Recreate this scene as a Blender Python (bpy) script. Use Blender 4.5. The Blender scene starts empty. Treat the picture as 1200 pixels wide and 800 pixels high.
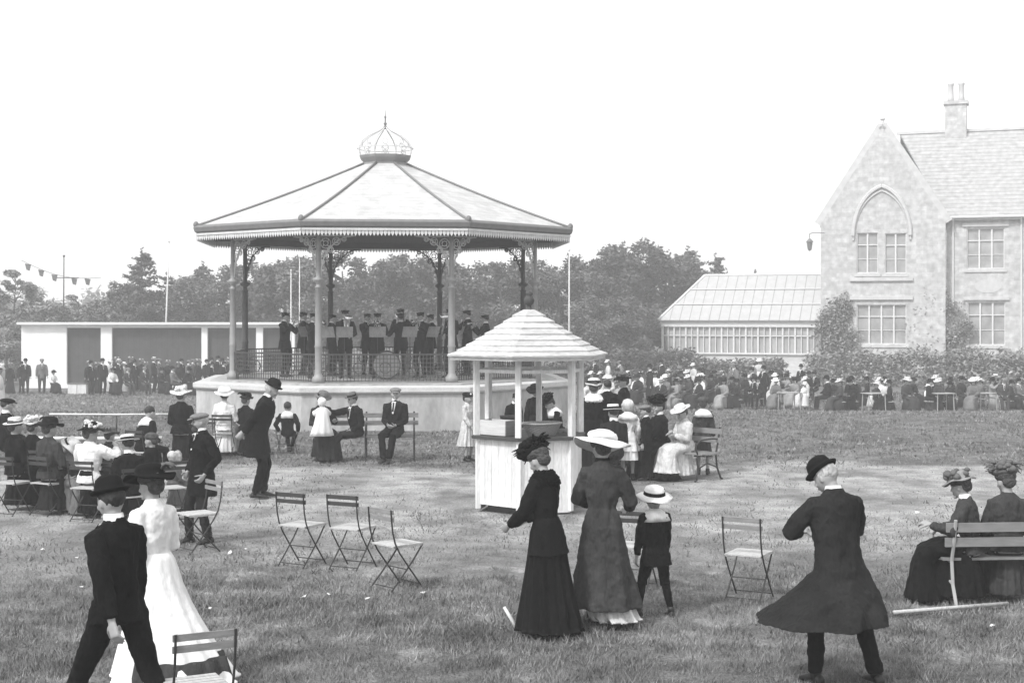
import bpy, bmesh, math, random
import numpy as np
from mathutils import Vector, Matrix, noise
PI = math.pi
R = math.radians
random.seed(7)
SC = bpy.context.scene
COL = SC.collection
F = 1700.0            # focal length in photo pixels (1200 wide)
HZ = 367.0            # horizon row
CH = 2.72             # camera height


def zg(y):            # the ground falls away gently behind the bandstand
    t = min(max((y - 38.0) / 22.0, 0.0), 1.0)
    t = t * t * (3 - 2 * t) * 0.35 + t * 0.65
    return -1.3 * t


def G(px, py):        # point of the near, level ground seen at a pixel
    d = CH * F / (py - HZ)
    return ((px - 600) * d / F, d)


def X(px, d):
    return (px - 600) * d / F


def Z(py, d):
    return CH - (py - HZ) * d / F


# ------------------------------------------------------------ materials
MATS = {}


def mat(name, v, rough=0.85, var=0.12, scale=6.0, bump=0.0, bscale=40.0, metal=0.0, stretch=(1, 1, 1), var2=0.0, scale2=60.0, spec=0.3, bdist=0.02):
    """grey procedural material: base value v with noise mottling and optional bump"""
    if name in MATS:
        return MATS[name]
    m = bpy.data.materials.new(name)
    m.use_nodes = True
    nt = m.node_tree
    b = nt.nodes['Principled BSDF']
    b.inputs['Roughness'].default_value = rough
    b.inputs['Metallic'].default_value = metal
    b.inputs['Specular IOR Level'].default_value = spec
    tc = nt.nodes.new('ShaderNodeTexCoord')
    mp = nt.nodes.new('ShaderNodeMapping')
    mp.inputs['Scale'].default_value = stretch
    nt.links.new(tc.outputs['Object'], mp.inputs['Vector'])
    n1 = nt.nodes.new('ShaderNodeTexNoise')
    n1.inputs['Scale'].default_value = scale
    n1.inputs['Detail'].default_value = 5
    nt.links.new(mp.outputs[0], n1.inputs['Vector'])
    mr = nt.nodes.new('ShaderNodeMapRange')
    mr.inputs['From Min'].default_value = 0.3
    mr.inputs['From Max'].default_value = 0.7
    mr.inputs['To Min'].default_value = v * (1 - var)
    mr.inputs['To Max'].default_value = v * (1 + var)
    nt.links.new(n1.outputs['Fac'], mr.inputs['Value'])
    out = mr.outputs[0]
    if var2:
        n2 = nt.nodes.new('ShaderNodeTexNoise')
        n2.inputs['Scale'].default_value = scale2
        n2.inputs['Detail'].default_value = 3
        nt.links.new(mp.outputs[0], n2.inputs['Vector'])
        m2 = nt.nodes.new('ShaderNodeMapRange')
        m2.inputs['From Min'].default_value = 0.3
        m2.inputs['From Max'].default_value = 0.7
        m2.inputs['To Min'].default_value = 1 - var2
        m2.inputs['To Max'].default_value = 1 + var2
        nt.links.new(n2.outputs['Fac'], m2.inputs['Value'])
        mu = nt.nodes.new('ShaderNodeMath')
        mu.operation = 'MULTIPLY'
        nt.links.new(out, mu.inputs[0])
        nt.links.new(m2.outputs[0], mu.inputs[1])
        out = mu.outputs[0]
    cb = nt.nodes.new('ShaderNodeCombineColor')
    for i in range(3):
        nt.links.new(out, cb.inputs[i])
    nt.links.new(cb.outputs[0], b.inputs['Base Color'])
    if bump:
        n3 = nt.nodes.new('ShaderNodeTexNoise')
        n3.inputs['Scale'].default_value = bscale
        n3.inputs['Detail'].default_value = 4
        nt.links.new(mp.outputs[0], n3.inputs['Vector'])
        bp = nt.nodes.new('ShaderNodeBump')
        bp.inputs['Strength'].default_value = bump
        bp.inputs['Distance'].default_value = bdist
        nt.links.new(n3.outputs['Fac'], bp.inputs['Height'])
        nt.links.new(bp.outputs[0], b.inputs['Normal'])
    MATS[name] = m
    return m


def lines_mat(name, v, axis='Z', period=0.2, width=0.12, depth=0.6, rough=0.85, var=0.15, vline=None, brick=None):
    """boards or masonry courses: dark joints repeated along an object axis"""
    if name in MATS:
        return MATS[name]
    m = mat(name, v, rough, var, 3.0, var2=0.1, scale2=30)
    nt = m.node_tree
    b = nt.nodes['Principled BSDF']
    src = b.inputs['Base Color'].links[0].from_socket
    tc = [n for n in nt.nodes if n.type == 'TEX_COORD'][0]
    if brick:
        bt = nt.nodes.new('ShaderNodeTexBrick')
        bt.inputs['Color1'].default_value = (1, 1, 1, 1)
        bt.inputs['Color2'].default_value = (0.78, 0.78, 0.78, 1)
        bt.inputs['Mortar'].default_value = (depth, depth, depth, 1)
        bt.inputs['Scale'].default_value = 1.0
        bt.inputs['Brick Width'].default_value = brick[0]
        bt.inputs['Row Height'].default_value = brick[1]
        bt.inputs['Mortar Size'].default_value = brick[2]
        sx = nt.nodes.new('ShaderNodeSeparateXYZ')
        cx = nt.nodes.new('ShaderNodeCombineXYZ')
        ad = nt.nodes.new('ShaderNodeMath')
        ad.operation = 'ADD'
        nt.links.new(tc.outputs['Object'], sx.inputs[0])
        nt.links.new(sx.outputs['X'], ad.inputs[0])
        nt.links.new(sx.outputs['Y'], ad.inputs[1])
        nt.links.new(ad.outputs[0], cx.inputs['X'])
        nt.links.new(sx.outputs['Z'], cx.inputs['Y'])
        nt.links.new(cx.outputs[0], bt.inputs['Vector'])
        fac = bt.outputs['Color']
    else:
        sx = nt.nodes.new('ShaderNodeSeparateXYZ')
        nt.links.new(tc.outputs['Object'], sx.inputs[0])
        md = nt.nodes.new('ShaderNodeMath')
        md.operation = 'FLOORED_MODULO'
        md.inputs[1].default_value = period
        nt.links.new(sx.outputs[axis], md.inputs[0])
        gt = nt.nodes.new('ShaderNodeMath')
        gt.operation = 'GREATER_THAN'
        gt.inputs[1].default_value = period * width
        nt.links.new(md.outputs[0], gt.inputs[0])
        mr = nt.nodes.new('ShaderNodeMapRange')
        mr.inputs['To Min'].default_value = depth
        nt.links.new(gt.outputs[0], mr.inputs['Value'])
        fac = mr.outputs[0]
    mx = nt.nodes.new('ShaderNodeMix')
    mx.data_type = 'RGBA'
    mx.blend_type = 'MULTIPLY'
    mx.inputs['Factor'].default_value = 1
    nt.links.new(src, mx.inputs[6])
    nt.links.new(fac, mx.inputs[7])
    nt.links.new(mx.outputs[2], b.inputs['Base Color'])
    return m


# ------------------------------------------------------------ mesh builder
def frame_from(t, ref=Vector((0, 0, 1))):
    t = t.normalized()
    if abs(t.dot(ref)) > 0.95:
        ref = Vector((0, 1, 0))
    u = ref.cross(t).normalized()
    return u, t.cross(u)


class MB:
    def __init__(s):
        s.v = []
        s.f = []
        s.m = []
        s.mi = 0

    def add(s, vs, fs):
        n = len(s.v)
        s.v.extend([tuple(p) for p in vs])
        s.f.extend([tuple(i + n for i in f) for f in fs])
        s.m.extend([s.mi] * len(fs))

    def box(s, c, d, rz=0, mtx=None):
        x, y, z = d[0] / 2, d[1] / 2, d[2] / 2
        co, si = math.cos(rz), math.sin(rz)
        vs = []
        for a, b, e in ((-1, -1, -1), (1, -1, -1), (1, 1, -1), (-1, 1, -1), (-1, -1, 1), (1, -1, 1), (1, 1, 1), (-1, 1, 1)):
            px, py = a * x, b * y
            p = Vector((c[0] + px * co - py * si, c[1] + px * si + py * co, c[2] + e * z))
            vs.append(mtx @ p if mtx else p)
        s.add(vs, [(0, 3, 2, 1), (4, 5, 6, 7), (0, 1, 5, 4), (1, 2, 6, 5), (2, 3, 7, 6), (3, 0, 4, 7)])
        return s

    def bar(s, a, b, w, h, ref=Vector((0, 0, 1))):
        a, b = Vector(a), Vector(b)
        u, v = frame_from(b - a, ref)
        vs = [p + u * (i * w / 2) + v * (j * h / 2) for p in (a, b) for i, j in ((-1, -1), (1, -1), (1, 1), (-1, 1))]
        s.add(vs, [(3, 2, 1, 0), (4, 5, 6, 7), (0, 1, 5, 4), (1, 2, 6, 5), (2, 3, 7, 6), (3, 0, 4, 7)])
        return s

    def loft(s, rings, cap=True, close=False):
        n = len(rings[0])
        vs = [p for r in rings for p in r]
        fs = []
        for k in range(len(rings) - 1):
            for i in range(n):
                j = (i + 1) % n
                fs.append((k * n + i, k * n + j, (k + 1) * n + j, (k + 1) * n + i))
        if cap:
            fs.append(tuple(range(n - 1, -1, -1)))
            fs.append(tuple((len(rings) - 1) * n + i for i in range(n)))
        s.add(vs, fs)
        return s

    def tube(s, pts, rad, n=8, flat=1.0, cap=True, ref=None):
        pts = [Vector(p) for p in pts]
        if not hasattr(rad, '__len__'):
            rad = [rad] * len(pts)
        rings = []
        u = None
        for k, p in enumerate(pts):
            t = (pts[min(k + 1, len(pts) - 1)] - pts[max(k - 1, 0)]).normalized()
            if u is None:
                u, v = frame_from(t, ref or Vector((0, 0, 1)))
            else:                       # carry the frame along so the tube never twists
                u = (u - t * u.dot(t)).normalized()
                v = t.cross(u)
            rings.append([p + u * (math.cos(2 * PI * i / n) * rad[k]) + v * (math.sin(2 * PI * i / n) * rad[k] * flat) for i in range(n)])
        return s.loft(rings, cap)

    def lathe(s, prof, c=(0, 0, 0), n=20, mtx=None, ph=0, sx=1, sy=1, cap=True):
        rings = []
        for r, z in prof:
            ring = []
            for i in range(n):
                a = 2 * PI * i / n + ph
                p = Vector((c[0] + math.cos(a) * r * sx, c[1] + math.sin(a) * r * sy, c[2] + z))
                ring.append(mtx @ p if mtx else p)
            rings.append(ring)
        return s.loft(rings, cap)

    def ell(s, c, r, n=12, m=8, mtx=None):
        prof = [(max(math.sin(PI * k / m), 0.02), -math.cos(PI * k / m)) for k in range(m + 1)]
        rings = []
        for q, z in prof:
            ring = []
            for i in range(n):
                a = 2 * PI * i / n
                p = Vector((math.cos(a) * q * r[0], math.sin(a) * q * r[1], z * r[2]))
                p = (mtx.to_3x3() @ p if mtx else p) + Vector(c)
                ring.append(p)
            rings.append(ring)
        return s.loft(rings)

    def poly(s, pts, th, nrm=(0, 1, 0)):
        """polygon extruded by th along nrm"""
        n = len(pts)
        o = Vector(nrm) * th
        vs = [Vector(p) for p in pts] + [Vector(p) + o for p in pts]
        s.add(vs, [tuple(range(n)), tuple(range(2 * n - 1, n - 1, -1))] + [(i, i + n, (i + 1) % n + n, (i + 1) % n) for i in range(n)])
        return s

    def mesh(s, name, mats, smooth=False):
        me = bpy.data.meshes.new(name)
        me.from_pydata(s.v, [], s.f)
        for m in (mats if isinstance(mats, (list, tuple)) else [mats]):
            me.materials.append(m)
        if any(s.m):
            me.polygons.foreach_set('material_index', s.m)
        if smooth:
            me.shade_smooth()
        me.update()
        return me

    def build(s, name, mats, parent=None, smooth=False, fix=True):
        me = s.mesh(name, mats, smooth)
        if fix:
            bm = bmesh.new()
            bm.from_mesh(me)
            bmesh.ops.recalc_face_normals(bm, faces=bm.faces)
            bm.to_mesh(me)
            bm.free()
        return link(name, me, parent)


def link(name, me, parent=None):
    o = bpy.data.objects.new(name, me)
    COL.objects.link(o)
    if parent is not None:
        o.parent = parent
    return o


def empty(name, loc=(0, 0, 0), rz=0, label=None, cat=None, group=None):
    o = bpy.data.objects.new(name, None)
    o.empty_display_size = 0.2
    COL.objects.link(o)
    o.location = loc
    o.rotation_euler = (0, 0, rz)
    tag(o, label, cat, group)
    return o


def tag(o, label=None, cat=None, group=None, kind=None):
    if label:
        o['label'] = label
    if cat:
        o['category'] = cat
    if group:
        o['group'] = group
    if kind:
        o['kind'] = kind
    return o


KIDS = {}


def kids(o):
    return [c for c in bpy.data.objects if c.parent == o]


def copy_tree(o, cache, parent=None):
    c = o.copy()
    COL.objects.link(c)
    if parent is not None:
        c.parent = parent
    for ch in cache.get(o.name, []):
        copy_tree(ch, cache, c)
    return c


def tree_cache(root):
    cache = {}

    def walk(o):
        cache[o.name] = list(o.children)
        for c in o.children:
            walk(c)
    bpy.context.view_layer.update()
    walk(root)
    return cache


_cloud = None


def remesh(mb, name, mats, voxel, parent=None, smooth=3, fold=0.0, fscale=0.12, paint=None, dec=None):
    """fuse overlapping closed shells into ONE continuous skin (voxel union), soften, add cloth folds"""
    global _cloud
    me = mb.mesh(name, mats, True)
    o = link(name, me, None)
    md = o.modifiers.new('r', 'REMESH')
    md.mode = 'VOXEL'
    md.voxel_size = voxel
    md.use_smooth_shade = True
    if smooth:
        sm = o.modifiers.new('s', 'SMOOTH')
        sm.factor = 0.5
        sm.iterations = smooth
    if fold:
        tex = bpy.data.textures.new('folds', 'CLOUDS')
        tex.noise_scale = fscale
        tex.noise_depth = 2
        dm = o.modifiers.new('d', 'DISPLACE')
        dm.texture = tex
        dm.strength = fold
        dm.mid_level = 0.5
        dm.texture_coords = 'LOCAL'
    if dec:
        dd = o.modifiers.new('c', 'DECIMATE')
        dd.ratio = dec
    dg = bpy.context.evaluated_depsgraph_get()
    nm = bpy.data.meshes.new_from_object(o.evaluated_get(dg))
    nm.name = name
    o.modifiers.clear()
    o.data = nm
    bpy.data.meshes.remove(me)
    nm.materials.clear()
    for m in (mats if isinstance(mats, (list, tuple)) else [mats]):
        nm.materials.append(m)
    nm.shade_smooth()
    if paint:
        n = len(nm.polygons)
        c = np.empty(n * 3, np.float32)
        nm.polygons.foreach_get('center', c)
        nm.polygons.foreach_set('material_index', paint(c.reshape(n, 3)).astype(np.int32))
    if parent is not None:
        o.parent = parent
    return o
# ------------------------------------------------------------ people
def cloth(name, v, sc=1.0):
    # worn woollens: slightly uneven dye, soft creases
    return mat(name, v, 0.95, 0.25, 5 * sc, bump=0.9, bscale=9, stretch=(1, 1, 0.4), var2=0.15, scale2=45, spec=0.06, bdist=.06)


M_SKIN = mat('skin', 0.30, 0.6, 0.08, 20)
M_FEAT = mat('eye_and_brow', 0.04, 0.5, 0.1, 20)
M_LIP = mat('lip', 0.2, 0.6, 0.1, 20)
M_HAIRD = mat('dark_hair', 0.03, 0.7, 0.3, 30, bump=0.5, bscale=60)
M_HAIRW = mat('white_hair', 0.40, 0.9, 0.35, 30, bump=0.9, bscale=45, stretch=(1, 1, .3), bdist=.03)
M_HAIRM = mat('brown_hair', 0.06, 0.7, 0.5, 40, bump=0.9, bscale=60, stretch=(1, .4, 1), bdist=.03)
M_BLACK = cloth('black_wool', 0.008)
M_DARK = cloth('dark_serge', 0.018)
M_CHAR = cloth('charcoal_tweed', 0.042)
M_GREY = cloth('grey_cloth', 0.14)
M_MID = cloth('mid_grey_cloth', 0.24)
M_PALE = cloth('pale_cloth', 0.5)
M_WHITE = mat('white_cotton', .70, .95, .12, 4, bump=.5, bscale=8, stretch=(1, 1, .3), var2=.06, scale2=40, spec=.06, bdist=.05)
M_LEATHER = mat('boot_leather', 0.02, 0.45, 0.2, 20)
M_STRAW = mat('straw', 0.62, 0.8, 0.12, 40, bump=0.4, bscale=90)
M_FELT = mat('black_felt', 0.007, 0.9, 0.2, 12, bump=0.2, spec=.1)
M_FELTG = mat('grey_felt', 0.1, 0.9, 0.2, 12, bump=0.2)
M_FUR = mat('black_fur', 0.006, 1.0, 0.4, 40, bump=1.0, bscale=120, spec=.05)
M_FLOWER = mat('silk_flowers', 0.55, 0.8, 0.45, 30, bump=0.6, bscale=50)
M_BRASS = mat('brass', 0.6, 0.25, 0.1, 10, metal=1.0)
M_TWEED = mat('tweed_cap', 0.16, 0.95, 0.3, 60, bump=0.4, bscale=120)


def two_bone(a, t, l1, l2, pole):
    a, t, pole = Vector(a), Vector(t), Vector(pole)
    d = t - a
    L = min(max(d.length, abs(l1 - l2) + 0.01), (l1 + l2) * 0.999)
    u = d.normalized()
    q = (l1 * l1 - l2 * l2 + L * L) / (2 * L)
    hgt = math.sqrt(max(l1 * l1 - q * q, 0))
    p = pole - u * pole.dot(u)
    p = p.normalized() if p.length > 1e-5 else Vector((0, -1, 0))
    return a + u * q + p * hgt, a + u * L


def ell_ring(M, z, rx, ry, y0=0.0, n=28, x0=0.0, wob=0.0, k=0, ph=0.0, sq=1.0):
    out = []
    for i in range(n):
        a = 2 * PI * i / n
        w = 1 + wob * (math.sin(k * a + ph) + 0.5 * math.sin((k * 0.5 + 3) * a + 2.1 * ph))
        c, s = math.cos(a), math.sin(a)
        if sq != 1.0:
            c = math.copysign(abs(c) ** sq, c)
            s = math.copysign(abs(s) ** sq, s)
        out.append(M @ Vector((x0 + c * rx * w, y0 + s * ry * w, z)))
    return out


def make_hand(mb, wrist, d, w, nrm, n=6, s=1.0, curl=0.35):
    """palm, four unequal bent fingers and a thumb; d = along, w = towards thumb side, nrm = palm side"""
    d, w, nrm = d.normalized(), w.normalized(), nrm.normalized()
    rings = []
    for t, a, b in ((-0.02, 0.024, 0.02), (0.01, 0.03, 0.018), (0.05, 0.04, 0.017), (0.085, 0.04, 0.014), (0.098, 0.034, 0.010)):
        rings.append([wrist + d * t * s + w * (math.cos(2 * PI * i / 10) * a * s) + nrm * (math.sin(2 * PI * i / 10) * b * s) for i in range(10)])
    mb.loft(rings)
    for off, L in ((0.031, 0.070), (0.011, 0.080), (-0.010, 0.074), (-0.030, 0.056)):
        p = wrist + d * 0.078 * s + w * off * s
        pts, rad, ang = [p], [0.0098 * s], curl * 0.4
        for q, r in ((0.45, 0.0095), (0.3, 0.0088), (0.25, 0.007)):
            ang += curl
            p = p + (d * math.cos(ang) + nrm * math.sin(ang) + w * off * 1.2) * (L * q * s * 1.15)
            pts.append(p)
            rad.append(r * s)
        mb.tube(pts, rad, n)
    p = wrist + d * 0.02 * s + w * 0.03 * s
    mb.tube([p, p + (d * 0.6 + w * 0.7 + nrm * 0.25) * 0.04 * s, p + (d * 0.95 + w * 0.75 + nrm * 0.6) * 0.068 * s], [0.013 * s, 0.0105 * s, 0.008 * s], n)


def head_shape(mb, M, s, fine):
    n, m = (22, 16) if fine else (12, 9)
    rings = []
    for k in range(m + 1):
        th = PI * k / m
        q, z = max(math.sin(th), 0.03), -math.cos(th)
        ring = []
        for i in range(n):
            a = 2 * PI * i / n
            x, y = math.cos(a) * q * 0.076, math.sin(a) * q
            y = y * (0.094 if y < 0 else 0.102)
            zz = z * 0.115
            if z < 0:
                x *= 1 - 0.28 * z * z
                if y > 0:
                    y *= 1 + 0.55 * z
                else:
                    y = y * (1 - 0.05 * z) - 0.012 * z * z
            ring.append(M @ (Vector((x, y, zz)) * s))
        rings.append(ring)
    mb.loft(rings)
    R3 = M.to_3x3()
    if fine:
        def e(c, r):
            mb.ell(M @ (Vector(c) * s), [q * s for q in r], 10, 6, R3)
        mb.tube([M @ (Vector((0, -0.088, 0.016)) * s), M @ (Vector((0, -0.104, -0.012)) * s), M @ (Vector((0, -0.112, -0.026)) * s)], [0.008 * s, 0.011 * s, 0.014 * s], 7)
        e((0, -0.083, 0.032), (0.05, 0.014, 0.011))
        e((0, -0.082, -0.094), (0.026, 0.02, 0.017))
        e((0, -0.092, -0.058), (0.023, 0.010, 0.010))
        for sx in (-1, 1):
            e((sx * 0.078, 0.008, -0.008), (0.009, 0.018, 0.03))
            e((sx * 0.038, -0.07, -0.03), (0.02, 0.02, 0.018))


# hats: each adds meshes to person root; H = head matrix (already scaled)
def hat_parts(kind, H, root, vox_fine, o):
    mtx = H @ Matrix.Rotation(R(o.get('tilt', 6)), 4, 'X') @ Matrix.Rotation(R(o.get('roll', 0)), 4, 'Y')
    n = 28 if vox_fine else 14
    rnd = random.Random(o.get('seed', 3))
    m = o.get('m', M_FELT)
    mb = MB()
    band = None
    trim = None

    def L(mbx, prof, sx=1, sy=1):
        mbx.lathe(prof, (0, 0.005, 0), n, mtx, 0, sx, sy)
    name = 'hat'
    if kind == 'bowler':
        L(mb, [(.02, .05), (.09, .05), (.122, .058), (.136, .074), (.130, .078), (.098, .064), (.096, .11), (.084, .15), (.052, .174), (.01, .18)], 0.92, 1.08)
        band = MB()
        L(band, [(.097, .064), (.1005, .065), (.0995, .088), (.096, .088)], 0.92, 1.08)
        bm_ = M_BLACK
    elif kind == 'boater':
        W = o.get('W', .155)
        L(mb, [(.02, .06), (W, .06), (W + .002, .068), (.095, .069), (.094, .135), (.087, .146), (.01, .148)])
        band = MB()
        L(band, [(.0945, .069), (.0975, .07), (.097, .108), (.094, .108)])
        bm_ = o.get('bm', M_BLACK)
    elif kind == 'cap':
        name = 'flat_cap'
        mb.ell(mtx @ Vector((0, 0.0, .078)), (.108, .128, .045), n, 8, mtx.to_3x3())
        trim = MB()
        trim.ell(mtx @ Vector((0, -.118, .058)), (.072, .05, .009), 14, 6, (mtx @ Matrix.Rotation(R(14), 4, 'X')).to_3x3())
        tm, tn = m, 'cap_peak'
    elif kind == 'peaked':
        name = 'peaked_cap'
        L(mb, [(.02, .04), (.092, .04), (.094, .07), (.114, .092), (.108, .103), (.01, .107)], 0.95, 1.05)
        trim = MB()
        trim.ell(mtx @ Vector((0, -.105, .045)), (.062, .045, .007), 12, 6, (mtx @ Matrix.Rotation(R(22), 4, 'X')).to_3x3())
        tm, tn = M_LEATHER, 'cap_peak'
    elif kind == 'wide':
        W = o.get('W', .24)
        z0 = o.get('z', .085)
        dr = o.get('droop', .02)
        prof = [(.02, z0), (.10, z0)]
        rings = []
        nn = 40 if vox_fine else 16
        ph = rnd.random() * 6
        full = [(.02, z0), (.10, z0 - .002), (W * .7, z0 - dr * .4), (W, z0 - dr), (W + .004, z0 - dr + .007), (W * .7, z0 - dr * .4 + .012), (.115, z0 + .012), (.108, z0 + .05), (.095, z0 + .085), (.06, z0 + .1), (.01, z0 + .103)]
        for r, z in full:
            ring = []
            for i in range(nn):
                a = 2 * PI * i / nn
                wv = max(0, r - .11) / max(W - .11, .01)
                zz = z + wv * o.get('wave', .022) * math.sin(2 * a + ph) + wv * .008 * math.sin(5 * a + ph)
                ring.append(mtx @ Vector((math.cos(a) * r, math.sin(a) * r * 1.04, zz)))
            rings.append(ring)
        mb.loft(rings)
        t = o.get('trim', 'flowers')
        trim = MB()
        if t == 'flowers':
            for k in range(26 if vox_fine else 7):
                a = rnd.random() * 2 * PI
                rr = .06 + rnd.random() * .075
                q = .022 + rnd.random() * .02
                trim.ell(mtx @ Vector((math.cos(a) * rr, math.sin(a) * rr, z0 + .05 + rnd.random() * .07 - rr * .2)), (q, q, q * .8), 8, 5)
            tm, tn = o.get('tm', M_FLOWER), 'flower_trim'
        elif t == 'feather':
            for k in range(5):
                a = o.get('fa', 1.0) + k * .3
                base = Vector((math.cos(a) * .1, math.sin(a) * .1, z0 + .03))
                pts = [mtx @ (base + Vector((math.cos(a) * .1 * u, math.sin(a) * .1 * u, .16 * u - .13 * u * u))) for u in (0, .3, .6, .9, 1.2)]
                trim.tube(pts, [.012, .026, .03, .022, .006], 8, 0.5)
            tm, tn = o.get('tm', M_FELT), 'feather_trim'
        elif t == 'scarf':
            L(trim, [(.108, z0 + .012), (.135, z0 + .014), (.135, z0 + .04), (.118, z0 + .07), (.104, z0 + .07)])
            trim.ell(mtx @ Vector((.07, -.10, z0 + .06)), (.06, .035, .04), 12, 8)
            trim.ell(mtx @ Vector((-.05, -.12, z0 + .055)), (.055, .03, .035), 12, 8)
            tm, tn = o.get('tm', M_WHITE), 'scarf_trim'
        elif t == 'band':
            L(trim, [(.106, z0 + .014), (.116, z0 + .014), (.111, z0 + .05), (.104, z0 + .05)])
            tm, tn = o.get('tm', M_BLACK), 'hat_band'
    elif kind == 'plumed':
        name = 'plumed_hat'
        mb.ell(mtx @ Vector((0, -.01, .11)), (.13, .15, .055), n, 8, mtx.to_3x3())
        trim = MB()
        for k in range(46 if vox_fine else 12):
            a = rnd.random() * 2 * PI
            b = rnd.random() * 1.2
            q = .026 + rnd.random() * .022
            r = .125
            trim.ell(mtx @ Vector((math.cos(a) * math.cos(b) * r, math.sin(a) * math.cos(b) * r * 1.1, .12 + math.sin(b) * .10)), (q, q, q * .7), 8, 5)
        if vox_fine:
            for k in range(26):
                a = rnd.random() * 2 * PI
                p0 = mtx @ Vector((math.cos(a) * .1, math.sin(a) * .12, .12 + rnd.random() * .08))
                dd = (mtx.to_3x3() @ Vector((math.cos(a), math.sin(a), rnd.random() * .9 - .3))).normalized()
                trim.tube([p0, p0 + dd * .05, p0 + dd * .09 + Vector((0, 0, -.02))], [.014, .01, .003], 6)
        tm, tn = o.get('tm', M_FELT), 'plume_trim'
    elif kind == 'beret':
        name = 'beret'
        mb.ell(mtx @ Vector((0, .01, .085)), (.125, .13, .05), n, 8, mtx.to_3x3())
        trim = MB()
        for sx in (-1, 1):
            trim.ell(mtx @ Vector((sx * .05, -.085, .105)), (.035, .02, .028), 10, 6)
        tm, tn = M_WHITE, 'bow_trim'
    elif kind == 'bonnet':
        name = 'bonnet'
        mb.ell(mtx @ Vector((0, .02, .02)), (.095, .10, .105), n, 10, mtx.to_3x3())
        mb.ell(mtx @ Vector((0, .055, .045)), (.10, .075, .09), n, 10, mtx.to_3x3())
        trim = MB()
        nn = 36
        rings = []
        for r, y in ((.085, .01), (.115, -.05), (.135, -.095), (.137, -.097), (.118, -.05), (.09, .01)):
            rings.append([mtx @ Vector((math.cos(2 * PI * i / nn) * (r + .007 * math.sin(9 * 2 * PI * i / nn)) * .85, y + .012 * math.sin(9 * 2 * PI * i / nn), .015 + math.sin(2 * PI * i / nn) * r)) for i in range(nn)])
        trim.loft(rings, cap=False)
        for sx in (-1, 1):
            trim.tube([mtx @ Vector((sx * .07, -.04, -.06)), mtx @ Vector((sx * .03, -.07, -.13)), mtx @ Vector((sx * .06, -.08, -.19))], [.012, .012, .008], 6, .5)
        tm, tn = m, 'bonnet_brim'
    ho = mb.build(name, m, root, True)
    if band is not None:
        band.build('hat_band', bm_, ho, True)
    if trim is not None:
        trim.build(tn, tm, ho, True)
    return ho


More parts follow.
